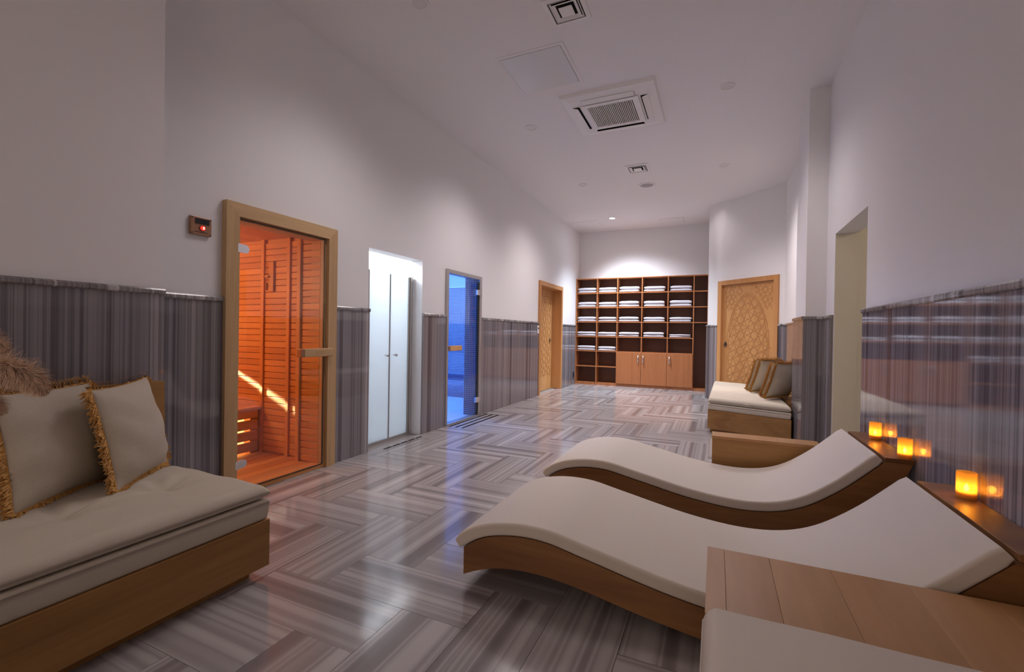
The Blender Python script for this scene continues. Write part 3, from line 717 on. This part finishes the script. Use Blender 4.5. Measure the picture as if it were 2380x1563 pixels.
for (a, b, s) in (((-1.24, 4.255), (-0.74, 4.315), 0), ((-1.24, 4.905), (-0.74, 4.965), 0), ((-1.345, 4.36), (-1.285, 4.86), 1), ((-0.695, 4.36), (-0.635, 4.86), 1)):
    bbox('outlet', (a[0], a[1], zz - 0.004), (b[0], b[1], zz - 0.0005), 'dark_gap', ac)
    fl_ = MB()
    if s == 0:
        sg = 1 if a[1] < 4.6 else -1; yy = a[1] if sg > 0 else b[1]
        fl_.prism([(yy - sg * 0.006, zz - 0.006), (yy + sg * 0.045, zz - 0.022), (yy + sg * 0.047, zz - 0.017), (yy - sg * 0.006, zz - 0.001)], 'x', a[0], b[0])
    else:
        sg = 1 if a[0] < -1 else -1; xx = a[0] if sg > 0 else b[0]
        fl_.prism([(xx - sg * 0.006, zz - 0.006), (xx + sg * 0.045, zz - 0.022), (xx + sg * 0.047, zz - 0.017), (xx - sg * 0.006, zz - 0.001)], 'y', a[1], b[1])
    fl_.mk('louvre', 'white_plastic', ac)
gx0, gx1, gy0, gy1 = -1.265, -0.715, 4.335, 4.885
m = MB()
for a, b in (((gx0, gy0), (gx1, gy0 + 0.05)), ((gx0, gy1 - 0.05), (gx1, gy1)), ((gx0, gy0 + 0.05), (gx0 + 0.05, gy1 - 0.05)), ((gx1 - 0.05, gy0 + 0.05), (gx1, gy1 - 0.05))): m.box((*a, zz - 0.014), (*b, zz - 0.0005))
gr = m.mk('intake_frame', 'white_plastic', ac)
bbox('intake_dark', (gx0 + 0.05, gy0 + 0.05, zz - 0.003), (gx1 - 0.05, gy1 - 0.05, zz - 0.0006), 'grille_dark', gr)
m = MB()
for k in range(26):
    x = gx0 + 0.056 + k * (gx1 - gx0 - 0.11) / 25
    m.box((x - 0.0035, gy0 + 0.05, zz - 0.013), (x + 0.0035, gy1 - 0.05, zz - 0.004))
m.mk('intake_slats', 'white_plastic', gr)['kind'] = 'stuff'

def diffuser(x0, x1, y0, y1, label):
    t = thing('ceiling_vent', ((x0 + x1) / 2, (y0 + y1) / 2, ZC), label, 'vent', 'square ceiling air vents')
    cx, cy = (x0 + x1) / 2, (y0 + y1) / 2; hx, hy = (x1 - x0) / 2, (y1 - y0) / 2
    def frame(s0, s1, z0, z1, name, mat):
        o = [(cx - hx * s0, cy - hy * s0, z0), (cx + hx * s0, cy - hy * s0, z0), (cx + hx * s0, cy + hy * s0, z0), (cx - hx * s0, cy + hy * s0, z0)]
        i = [(cx - hx * s1, cy - hy * s1, z1), (cx + hx * s1, cy - hy * s1, z1), (cx + hx * s1, cy + hy * s1, z1), (cx - hx * s1, cy + hy * s1, z1)]
        o2 = [(q[0], q[1], q[2] + 0.004) for q in o]; i2 = [(q[0], q[1], q[2] + 0.004) for q in i]
        f = []
        for k in range(4):
            j = (k + 1) % 4
            f += [(k, j, 4 + j, 4 + k), (8 + k, 8 + j, 12 + j, 12 + k), (k, j, 8 + j, 8 + k), (4 + k, 4 + j, 12 + j, 12 + k)]
        return mk(name, o + i + o2 + i2, f, mat, t)
    frame(1.0, 0.78, ZC - 0.006, ZC - 0.012, 'outer_frame', 'white_plastic')
    bbox('throat', (cx - hx * 0.78, cy - hy * 0.78, ZC - 0.0035), (cx + hx * 0.78, cy + hy * 0.78, ZC - 0.0005), 'dark_gap', t)
    frame(0.62, 0.46, ZC - 0.018, ZC - 0.006, 'cone_ring', 'white_plastic')
    frame(0.72, 0.64, ZC - 0.012, ZC - 0.005, 'cone_ring', 'white_plastic')
    bbox('centre_plate', (cx - hx * 0.34, cy - hy * 0.34, ZC - 0.020), (cx + hx * 0.34, cy + hy * 0.34, ZC - 0.012), 'white_plastic', t, 0.003)
diffuser(-1.15, -0.865, 2.925, 3.21, 'square ceiling vent with nested frames at the photo top edge')
diffuser(-1.19, -0.88, 6.23, 6.55, 'small square ceiling vent beyond the air conditioner')
sp = thing('ceiling_speaker', (-1.018, 7.135, ZC), 'round grey mesh speaker in the ceiling behind small vent', 'speaker')
MB().lathe((-1.018, 7.135, ZC), [(0.095, 0.0), (0.125, 0.0), (0.122, -0.007), (0.097, -0.010), (0.095, 0.0)], 28).mk('rim', 'white_plastic', sp, True)
MB().lathe((-1.018, 7.135, ZC), [(0.0, -0.010), (0.05, -0.009), (0.096, -0.006)], 28).mk('mesh_cover', 'grey_mesh', sp, True)
def hatch(x0, x1, y0, y1, label, mat='white_plastic'):
    t = thing('access_panel', ((x0 + x1) / 2, (y0 + y1) / 2, ZC), label, 'access panel', 'square access hatches in the ceiling')
    m = MB(); fwd = 0.03
    for a, b in (((x0, y0), (x1, y0 + fwd)), ((x0, y1 - fwd), (x1, y1)), ((x0, y0 + fwd), (x0 + fwd, y1 - fwd)), ((x1 - fwd, y0 + fwd), (x1, y1 - fwd))): m.box((*a, ZC - 0.004), (*b, ZC - 0.0003))
    m.mk('frame', 'ceiling_paint', t)
    bbox('gap', (x0 + fwd, y0 + fwd, ZC - 0.0012), (x1 - fwd, y1 - fwd, ZC - 0.0004), 'grille_dark', t)
    bbox('flap', (x0 + fwd + 0.003, y0 + fwd + 0.003, ZC - 0.006), (x1 - fwd - 0.003, y1 - fwd - 0.003, ZC - 0.0014), mat, t)
plain('hatch_gloss', (0.66, 0.68, 0.71), 0.22)
hatch(-1.745, -1.145, 3.39, 4.02, 'square access panel in ceiling between near vent and air conditioner', 'hatch_gloss')
hatch(-2.84, -2.22, 8.98, 9.62, 'faint access panel in ceiling at the far left corner', 'ceiling_paint')
hatch(-1.10, -0.61, 9.30, 9.80, 'faint access panel in ceiling above the towel shelf', 'ceiling_paint')

sw = thing('light_switch', (XL + 0.02, 7.38, 1.12), 'white wall switch on marble left of the carved door', 'switch')
bbox('plate', (XL + 0.0205, 7.345, 1.10), (XL + 0.03, 7.415, 1.24), 'white_plastic', sw, 0.003)
bbox('rocker', (XL + 0.0302, 7.362, 1.175), (XL + 0.034, 7.398, 1.205), 'iron', sw)
so = thing('wall_socket', (XL + 0.02, 9.56, 0.15), 'dark wall socket low on the marble beside the towel shelf', 'socket')
bbox('plate', (XL + 0.0205, 9.53, 0.14), (XL + 0.03, 9.60, 0.28), 'iron', so, 0.003)
bbox('insert', (XL + 0.0302, 9.54, 0.17), (XL + 0.032, 9.59, 0.25), 'black_gloss', so)

# ------------------------------------------------------------------ loungers
PX = [-1.035, -1.005, -0.96, -0.90, -0.837, -0.74, -0.66, -0.567, -0.499, -0.376, -0.26, -0.135, -0.02, 0.09, 0.20, 0.298, 0.424, 0.50, 0.578, 0.65, 0.726]
PZ = [0.196, 0.222, 0.252, 0.280, 0.298, 0.314, 0.317, 0.309, 0.295, 0.270, 0.246, 0.223, 0.208, 0.200, 0.203, 0.219, 0.270, 0.322, 0.386, 0.455, 0.531]
def spline(px, pz, n):
    px, pz = np.array(px), np.array(pz); t = np.concatenate([[0], np.cumsum(np.hypot(np.diff(px), np.diff(pz)))])
    k = len(t); A = np.zeros((k, k)); B = np.zeros((k, 2)); Pm = np.stack([px, pz], 1); hh = np.diff(t)
    A[0, 0] = A[-1, -1] = 1
    for i in range(1, k - 1):
        A[i, i - 1], A[i, i], A[i, i + 1] = hh[i - 1], 2 * (hh[i - 1] + hh[i]), hh[i]
        B[i] = 6 * ((Pm[i + 1] - Pm[i]) / hh[i] - (Pm[i] - Pm[i - 1]) / hh[i - 1])
    Mm = np.linalg.solve(A, B); out = []
    for s in np.linspace(0, t[-1], n):
        i = min(max(np.searchsorted(t, s) - 1, 0), k - 2); a = (t[i + 1] - s) / hh[i]; b = (s - t[i]) / hh[i]
        out.append(a * Pm[i] + b * Pm[i + 1] + ((a ** 3 - a) * Mm[i] + (b ** 3 - b) * Mm[i + 1]) * hh[i] ** 2 / 6)
    return np.array(out)
def lounger(y0, y1, label, dx=0.0):
    t = thing('wave_lounger', (-0.1, (y0 + y1) / 2, 0), label, 'lounger', 'wave shaped wooden loungers')
    C = spline(PX, PZ, 70); C[:, 0] += dx
    D = np.gradient(C, axis=0); D /= np.linalg.norm(D, axis=1)[:, None]; Nn = np.stack([-D[:, 1], D[:, 0]], 1)
    th = 0.054
    # pad: rounded rectangular section swept along the wave
    sec = []
    W2, r = (y1 - y0) / 2, 0.011
    for cxs, czs, a0 in ((W2 - r, -r, 0), (-(W2 - r), -r, 90), (-(W2 - r), -th + r, 180), (W2 - r, -th + r, 270)):
        for a in range(4):
            g = math.radians(a0 + a * 30); sec.append((cxs + r * math.cos(g), czs + r * math.sin(g)))
        if a0 == 0: sec += [(W2 - r - 0.004, 0), (W2 / 2, 0), (0, 0.0), (-W2 / 2, 0), (-(W2 - r - 0.004), 0)]
        if a0 == 90: sec += [(-W2, -r - 0.003), (-W2, -th + r + 0.003)]
        if a0 == 180: sec += [(-(W2 - r - 0.004), -th), (W2 - r - 0.004, -th)]
        if a0 == 270: sec += [(W2, -th + r + 0.003), (W2, -r - 0.003)]
    n = len(sec); V = []; yc = (y0 + y1) / 2
    for i in range(len(C)):
        e = min(i, len(C) - 1 - i); inset = {0: 0.006}.get(e, 0)
        for (a, b) in sec:
            bb = b + (inset if b < -th / 2 else -inset)
            V.append((C[i, 0] + Nn[i, 0] * bb, yc + a * (1 - inset * 0.5), C[i, 1] + Nn[i, 1] * bb))
    F = [(i * n + j, i * n + (j + 1) % n, (i + 1) * n + (j + 1) % n, (i + 1) * n + j) for i in range(len(C) - 1) for j in range(n)]
    F += [tuple(range(n)), tuple(range((len(C) - 1) * n, len(C) * n))]
    auto_smooth(mk('pad', V, F, 'leather', t), 50)
    # wooden body: upper edge follows the pad's underside, lower edge arches up behind the foot
    und = [(C[i, 0] - Nn[i, 0] * (th + 0.004), C[i, 1] - Nn[i, 1] * (th + 0.004)) for i in range(len(C))]
    und = [q for q in und if q[0] > -0.990 + dx and q[0] < 0.79 + dx]
    xb = XR - 0.022; hz = 0.515
    topl = [(-0.990 + dx, und[0][1] - 0.006)] + und
    topl = [q for q in topl if q[1] < hz - 0.024]
    head = [(topl[-1][0] + 0.01, hz - 0.022), (xb - 0.006, hz - 0.022), (xb - 0.09, 0.28), (0.72, 0.04)]
    low = spline([-0.990, -0.915, -0.793, -0.64, -0.462, -0.297, -0.144, -0.03], [0.044, 0.078, 0.112, 0.122, 0.106, 0.077, 0.054, 0.04], 20)
    low = [(q[0] + dx, q[1]) for q in low][::-1]
    poly = topl + head + low
    MB().prism(poly, 'y', y0 + 0.009, y1 - 0.009).mk('wooden_body', 'lounger_wood', t, origin=(0, y0, 0))
    bbox('head_shelf', (0.766 + dx, y0 + 0.004, hz - 0.0215), (xb, y1 - 0.004, hz), 'lounger_wood', t, 0.002, origin=(0.8, y0, hz))
    bbox('plinth', (0.02, y0 + 0.10, 0), (0.66, y1 - 0.10, 0.041), 'lounger_wood', t)
    bbox('foot_block', (-0.93, y0 + 0.24, 0), (-0.88, y1 - 0.24, 0.085), 'lounger_wood', t)
    return t
lounger(1.70, 2.405, 'nearer wave lounger with beige pad and one candle at its head')
lounger(2.785, 3.485, 'farther wave lounger with beige pad and two candles at its head')

# low wooden box behind the far lounger, side table and padded bench near the camera
lb = thing('low_wooden_box', (0.4, 3.8, 0), 'low wooden box panel standing behind the farther lounger', 'box')
bbox('body', (-0.018, 3.560, 0), (0.64, 3.716, 0.363), 'bench_oak_x', lb, 0.002)
bbox('top_board', (-0.02, 3.558, 0.363), (0.642, 3.718, 0.385), 'table_wood', lb, 0.002)
tb = thing('side_table', (0.4, 1.5, 0), 'low wooden side table block in the lower right corner', 'table')
bbox('body', (-0.012, 1.272, 0), (0.86, 1.674, 0.361), 'bench_oak_x', tb, 0.002)
for k, (x0, x1) in enumerate(((-0.016, 0.035), (0.0355, 0.165), (0.1655, 0.33), (0.3305, 0.52), (0.5205, 0.70), (0.7005, 0.88))):
    bbox('top_board', (x0, 1.27, 0.361), (x1, 1.676, 0.385), 'table_wood', tb, 0.0008, origin=(x0, 1.4, 0.33))
nb = thing('padded_bench', (0.4, 0.75, 0), 'beige padded bench cushion at the bottom right corner', 'bench')
bbox('wooden_base', (0.0, 0.22, 0), (0.86, 1.255, 0.305), 'bench_oak_x', nb, 0.002)

def cushion(name, corners, z0, z1, mat, parent, r=0.04, tufts=(), tr=0.09, td=0.022, nx=48, ny=40, puff=0.0, wr=0.0, sq=0.5, seed=0):
    """upholstered slab over a quadrilateral with rounded edges and optional button tufts (u, v)"""
    A, B, C_, D_ = [Vector((*c, 0)) for c in corners]
    Lu, Lv = (B - A).length, (D_ - A).length; t = z1 - z0; rs = random.Random(seed)
    ph = [rs.uniform(0, 6.28) for _ in range(8)]
    def sp_(n, L):
        rr = min(r / L, 0.3); e = [rr * (1 - math.cos(i / 6 * math.pi / 2)) for i in range(6)]
        mid = [rr + (1 - 2 * rr) * i / (n - 12) for i in range(n - 11)]
        return e + mid + [1 - q for q in e[::-1]]
    us, vs = sp_(nx, Lu), sp_(ny, Lv); nu, nv = len(us), len(vs)
    def edge(u, L):
        d = min(u, 1 - u) * L
        return 1.0 if d >= r else math.sqrt(max(0, 1 - (1 - d / r) ** 2))
    top, bot = [], []
    for v in vs:
        for u in us:
            p = A * (1 - u) * (1 - v) + B * u * (1 - v) + C_ * u * v + D_ * (1 - u) * v
            e = min(edge(u, Lu), edge(v, Lv)); 
            e = edge(u, Lu) * edge(v, Lv)
            zt = z0 + t * (1 - sq) + t * sq * e + puff * (math.sin(math.pi * u) * math.sin(math.pi * v)) ** 0.5 * e
            for (a, b) in tufts:
                dd = math.hypot((u - a) * Lu, (v - b) * Lv)
                zt -= td * math.exp(-(dd / tr) ** 2 * 2.2) * e + td * 0.5 * math.exp(-(dd / 0.018) ** 2)
                ang = math.atan2((v - b) * Lv, (u - a) * Lu)
                zt += wr * math.cos(ang * 6 + ph[0]) * math.exp(-((dd - 0.09) / 0.05) ** 2)
            zt += wr * 0.4 * math.sin(u * Lu * 23 + ph[1] + 2 * math.sin(v * Lv * 9 + ph[2])) * e
            top.append((p.x, p.y, zt)); bot.append((p.x, p.y, z0 + t * (1 - sq) * (1 - e)))
    V = top + bot; K = nu * nv; F = []
    for j in range(nv - 1):
        for i in range(nu - 1):
            a = j * nu + i; F.append((a, a + 1, a + nu + 1, a + nu)); F.append((K + a, K + a + nu, K + a + nu + 1, K + a + 1))
    bd = [i for i in range(nu)] + [j * nu + nu - 1 for j in range(1, nv)] + [(nv - 1) * nu + i for i in range(nu - 2, -1, -1)] + [j * nu for j in range(nv - 2, 0, -1)]
    for a, b in zip(bd, bd[1:] + bd[:1]): F.append((a, b, K + b, K + a))
    o = mk(name, V, F, mat, parent, True)
    return o
def piping(name, corners, z, mat, parent, rad=0.004):
    m = MB()
    for a, b in zip(corners, corners[1:] + corners[:1]): m.cyl((*a, z), (*b, z), rad, 8)
    return m.mk(name, mat, parent, True)
cushion('seat_cushion', [(-0.02, 0.2), (0.86, 0.2), (0.86, 1.258), (-0.02, 1.258)], 0.306, 0.425, 'leather', nb, r=0.035, sq=0.45, puff=0.012, wr=0.002, seed=3)
piping('seam', [(-0.0195, 0.205), (0.859, 0.205), (0.859, 1.2575), (-0.0195, 1.2575)], 0.372, 'leather', nb, 0.0022)

# ------------------------------------------------------------------ sofa on the left
sf = thing('daybed_sofa', (-2.15, 0.4, 0), 'wooden daybed sofa with beige tufted mattress against the left wall', 'sofa')
SY = -0.75
bbox('plinth', (-2.58, SY + 0.05, 0), (-1.86, 1.335, 0.05), 'bench_oak_y', sf)
bbox('base_board', (-2.60, SY, 0.05), (-1.80, 1.388, 0.255), 'bench_oak_y', sf, 0.003)
MB().prism([(-2.502, 0.256), (-2.525, 0.83), (-2.565, 0.83), (-2.56, 0.256)], 'y', SY, 1.345).mk('backrest', 'bench_oak_y', sf)
cushion('lower_mattress', [(-2.495, SY), (-1.80, SY), (-1.80, 1.386), (-2.495, 1.386)], 0.257, 0.346, 'beige_fabric', sf, r=0.012, sq=0.15)
tf = [(a, b) for a in (0.30, 0.72) for b in (0.12, 0.30, 0.48, 0.66, 0.84)]
cushion('top_mattress', [(-2.495, SY), (-1.797, SY), (-1.797, 1.388), (-2.495, 1.388)], 0.347, 0.414, 'beige_fabric', sf, r=0.05, tufts=[(0.42, 0.90), (0.42, 0.74), (0.42, 0.58), (0.42, 0.42), (0.42, 0.26), (0.42, 0.1)], tr=0.15, td=0.034, nx=70, ny=150, sq=0.62, puff=0.004, wr=0.007, seed=5)

# ------------------------------------------------------------------ bench in the far right niche
fb = thing('corner_bench', (0.35, 6.5, 0), 'beige cushioned wooden bench in front of the diagonal carved door', 'bench')
FBp = [(-0.08, 5.625), (0.695, 5.30), (0.862, 7.35), (-0.03, 7.79)]
FBp = [(-0.08, 5.625), (0.70, 5.32), (0.70, 7.42), (-0.03, 7.78)]
def shrink(P, k):
    cx = sum(p[0] for p in P) / 4; cy = sum(p[1] for p in P) / 4
    return [(p[0] + (cx - p[0]) * k, p[1] + (cy - p[1]) * k) for p in P]
MB().prism(shrink(FBp, 0.07), 'z', 0, 0.05).mk('plinth', 'bench_oak_x', fb)
MB().prism(FBp, 'z', 0.05, 0.262).mk('base_board', 'bench_oak_x', fb)
MB().prism([(0.703, 5.56), (0.88, 5.56), (0.88, 7.3), (0.703, 7.4)], 'z', 0.0, 0.40).mk('back_box', 'bench_oak_y', fb)
cushion('lower_mattress', FBp, 0.264, 0.332, 'beige_fabric', fb, r=0.012, sq=0.15, nx=24, ny=24)
cushion('top_mattress', FBp, 0.334, 0.402, 'beige_fabric', fb, r=0.04, sq=0.6, tufts=[(0.45, 0.12), (0.45, 0.38), (0.45, 0.62), (0.45, 0.86)], tr=0.13, td=0.016, nx=40, ny=60, wr=0.002)

# ------------------------------------------------------------------ fringed pillows
def pillow(label, base, right, upv, S=0.46, Hh=None, T_=0.075, seed=1, group='fringed pillows', sag=0.0):
    """base: middle of the lower edge; right / upv: directions in the pillow's plane"""
    rs = random.Random(seed); Hh = Hh or S
    R = Vector(right).normalized(); U = Vector(upv).normalized(); U = (U - R * U.dot(R)).normalized(); Nn = R.cross(U)
    t = thing('fringed_pillow', base, label, 'pillow', group)
    n = 27; base = Vector(base)
    ph = [rs.uniform(0, 6.28) for _ in range(6)]
    def outline(u, v):   # u,v in -1..1, edges pinched between the corners
        x = u * (1 - 0.065 * (1 - v * v) ** 1.0) ; y = v * (1 - 0.055 * (1 - u * u))
        return x * S / 2, (y + 1) * Hh / 2 - (sag * (1 - u * u) if v > 0 else 0) * v
    def pt(u, v, side):
        x, y = outline(u, v)
        e = max(0, (1 - abs(u) ** 2.4)) ** 0.62 * max(0, (1 - abs(v) ** 2.4)) ** 0.62
        w_ = T_ * e * (1.0 + 0.15 * math.cos((v + 0.4) * 1.6))
        w_ += 0.006 * e ** 0.3 * math.sin(v * 9 + 3.0 * math.sin(u * 2 + ph[0]) + ph[1]) * (0.25 + 0.75 * abs(u)) * (1 if e > 0.02 else 0)
        w_ += 0.004 * e ** 0.3 * math.sin(u * 13 + v * 7 + ph[2]) * (abs(u * v)) 
        return base + R * x + U * y + Nn * w_ * side
    lin = [math.sin((i / (n - 1) * 2 - 1) * math.pi / 2) for i in range(n)]
    V = []; F = []
    for side in (1, -1):
        o = len(V)
        V += [pt(u, v, side) for v in lin for u in lin]
        for j in range(n - 1):
            for i in range(n - 1):
                a = o + j * n + i; q = (a, a + 1, a + n + 1, a + n); F.append(q if side > 0 else q[::-1])
    me_o = mk('cover', V, F, 'pillow_fabric', t, True)
    bm = bmesh.new(); bm.from_mesh(me_o.data); bmesh.ops.remove_doubles(bm, verts=bm.verts, dist=0.0004); bmesh.ops.recalc_face_normals(bm, faces=bm.faces); bm.to_mesh(me_o.data); bm.free()
    me_o.data.polygons.foreach_set('use_smooth', [True] * len(me_o.data.polygons))
    # fringe: braid along the seam plus hundreds of short strands
    m = MB(); per = []
    K = 70
    for k in range(4):
        for i in range(K):
            s = -1 + 2 * i / K
            uv = [(s, -1), (1, s), (-s, 1), (-1, -s)][k]; per.append(uv)
    def pos(uv): x, y = outline(*uv); return base + R * x + U * y
    cen = base + U * Hh / 2
    for i, uv in enumerate(per):
        p = pos(uv); q = pos(per[(i + 1) % len(per)]); tan = (q - p).normalized(); outv = tan.cross(Nn)
        if outv.dot(p - cen) < 0: outv = -outv
        if i % 2 == 0: m.cyl(p - tan * 0.002, p + (pos(per[(i + 2) % len(per)]) - p), 0.0065, 5)
        for s_ in range(5):
            a = p + tan * rs.uniform(0, 0.0075) + Nn * rs.uniform(-0.007, 0.007)
            ln = rs.uniform(0.026, 0.042)
            d = (outv + tan * rs.uniform(-0.35, 0.35) + Nn * rs.uniform(-0.45, 0.45) + Vector((0, 0, -0.25))).normalized()
            if uv[1] <= -0.99: ln *= 0.55
            b = a + d * ln; wv = tan * 0.0022 + Nn * 0.0012
            a2 = a + d * ln * 0.5 + outv * 0.003
            m.add([a - wv, a + wv, a2 + wv * 1.2, a2 - wv * 1.2, b + wv * 0.6, b - wv * 0.6], [(0, 1, 2, 3), (3, 2, 4, 5)])
    fr = mk('fringe', m.v, m.f, 'fringe', t); fr['kind'] = 'stuff'; fr['label'] = 'golden brown tasselled fringe'
    return t
pillow('large beige fringed pillow at the left edge of the sofa', (-2.385, 0.915, 0.418), (-0.5, 0.87, 0), (-0.17, -0.05, 0.95), S=0.43, Hh=0.44, seed=2, group='fringed pillows on the sofa')
pillow('beige fringed pillow at the sofa end nearest the sauna', (-2.375, 1.185, 0.418), (-0.60, 0.80, 0.04), (-0.17, -0.10, 0.97), S=0.40, Hh=0.44, seed=4, group='fringed pillows on the sofa')
PQ = [((0.625, 5.90), 'nearest of four fringed pillows on the corner bench'), ((0.60, 6.10), 'second nearest of four fringed pillows on the corner bench'),
      ((0.52, 6.52), 'third nearest of four fringed pillows on the corner bench'), ((0.485, 6.70), 'farthest of four fringed pillows on the corner bench')]
for k, (b, lab) in enumerate(PQ):
    pillow(lab, (b[0], b[1], 0.428), (0.64, 0.77, 0), (0.40, 0.0, 0.90), S=0.40, Hh=0.41, T_=0.06, seed=20 + k, group='fringed pillows on the corner bench')

# ------------------------------------------------------------------ candles
def candle(x, y, label):
    z = 0.5155
    t = thing('candle_holder', (x, y, z), label, 'candle', 'amber glass candles along the wall')
    r, hh = 0.029, 0.098
    MB().lathe((x, y, z), [(0.0, 0.0), (r, 0.0), (r, hh), (r - 0.003, hh), (r - 0.003, 0.006), (0.0, 0.006)], 24).mk('glass_cup', 'candle_glass', t, True)
    auto_smooth(t.children[0], 40)
    MB().cyl((x, y, z + 0.0065), (x, y, z + 0.026), r - 0.006, 18).mk('wax', 'wax', t)
    MB().lathe((x, y, z + 0.027), [(0.0, 0.0), (0.006, 0.005), (0.0075, 0.011), (0.005, 0.020), (0.0, 0.030)], 12).mk('flame', 'flame', t, True)
    lo = light('candle_glow', 'POINT', (x, y, z + 0.045), 0.075, (1.0, 0.60, 0.18), 0.012)
    lo.parent = t; lo.location = (0, 0, 0.045)
candle(0.850, 2.215, 'amber candle on the nearer lounger head shelf')
candle(0.850, 2.815, 'amber candle at the near end of the farther lounger head shelf')
candle(0.850, 3.27, 'amber candle farthest along the wall, beside the open doorway')

# ------------------------------------------------------------------ dried pampas plume at the left edge, in a floor vase
vz = thing('floor_vase', (-1.52, 0.22, 0), 'tall ceramic floor vase in front of the sofa', 'vase')
MB().lathe((-1.52, 0.22, 0), [(0.0, 0.0), (0.08, 0.0), (0.11, 0.12), (0.10, 0.30), (0.05, 0.44), (0.055, 0.50), (0.048, 0.50), (0.04, 0.44), (0.0, 0.40)], 24).mk('body', 'ceramic', vz, True)
pg = thing('pampas_grass', (-1.52, 0.22, 0.41), 'fluffy dried pampas plumes in front of sofa at left edge', 'plant')
def plume(tip_pts, n, seed, ln, rad):
    rs = random.Random(seed); m = MB()
    C = [Vector(p) for p in tip_pts]
    def at(s):
        s = s * (len(C) - 1); i = min(int(s), len(C) - 2); return C[i].lerp(C[i + 1], s - i)
    for _ in range(n):
        s = rs.random(); p = at(s); d = (at(min(1, s + 0.02)) - at(max(0, s - 0.02))).normalized()
        a = Vector((rs.gauss(0, 1), rs.gauss(0, 1), rs.gauss(0, 1))).normalized()
        k = math.sin(math.pi * min(1, 0.15 + s * 0.8)) ** 0.6
        q = p; vdir = (d * 0.7 + a * 0.8).normalized(); L = ln * rs.uniform(0.5, 1.1) * k; wv = vdir.orthogonal().normalized() * 0.0007
        pts = [q]
        for j in range(3):
            vdir = (vdir + Vector((0, 0, -0.28)) + Vector((rs.gauss(0, .15), rs.gauss(0, .15), rs.gauss(0, .15)))).normalized(); q = q + vdir * L / 3; pts.append(q)
        vv = []; 
        for j, q in enumerate(pts): vv += [q - wv * (1 - j / 4), q + wv * (1 - j / 4)]
        m.add(vv, [(0, 1, 3, 2), (2, 3, 5, 4), (4, 5, 7, 6)])
    return m
for k, (pts, nn, L) in enumerate((([(-1.52, 0.34, 0.90), (-1.47, 0.40, 0.99), (-1.43, 0.445, 1.01), (-1.40, 0.475, 0.985), (-1.385, 0.49, 0.955)], 9000, 0.05), ([(-1.56, 0.33, 0.98), (-1.52, 0.39, 1.06), (-1.475, 0.425, 1.07), (-1.44, 0.445, 1.05)], 5000, 0.045), ([(-1.55, 0.32, 0.86), (-1.51, 0.39, 0.93), (-1.475, 0.43, 0.94), (-1.455, 0.445, 0.91)], 5000, 0.045))):
    o = plume(pts, nn, k, L, 0.05).mk('plume', 'pampas', pg); o['kind'] = 'stuff'
    m = MB(); p0 = Vector((-1.52, 0.22, 0.42)); p1 = Vector(pts[0])
    mid = (p0 + p1) / 2 + Vector((-0.02, 0, 0.05)); m.cyl(p0, mid, 0.003, 6).cyl(mid, p1, 0.003, 6).cyl(p1, pts[1], 0.0025, 6).mk('stem', 'stem', pg)

# ------------------------------------------------------------------ lamps of the place, plus an added beam light in the sauna
light('shower_lamp', 'POINT', (-3.5, 3.6, 2.15), 12, (0.93, 0.97, 1.0), 0.08)
light('steam_lamp', 'POINT', (-4.3, 5.6, 1.95), 70, (0.13, 0.36, 1.0), 0.10)
light('sauna_lamp', 'POINT', (-4.35, 1.5, 1.55), 15, (1.0, 0.62, 0.28), 0.08)
th_ = math.radians(17); ld = Vector((0.932 * math.cos(th_), math.sin(th_), -0.362 * math.cos(th_)))
bl = light('beam_stripe_light', 'AREA', Vector((-3.60, SYB, 0.56)) - ld * 0.95, 0.22, (0.95, 1.0, 0.85), 0.03, (-3.60, SYB, 0.56), shape='RECTANGLE', size_y=0.27, spread=math.radians(4))  # narrow light added only to lay the slanted bright stripe on the boards
nx_ = Vector((0.362, 0, 0.932)); bz = -ld; by = bz.cross(nx_).normalized(); bx = by.cross(bz).normalized()
bl.rotation_euler = Matrix((bx, by, bz)).transposed().to_euler()
light('passage_lamp', 'POINT', (1.9, 3.4, 2.2), 4, (1.0, 0.86, 0.66), 0.1)
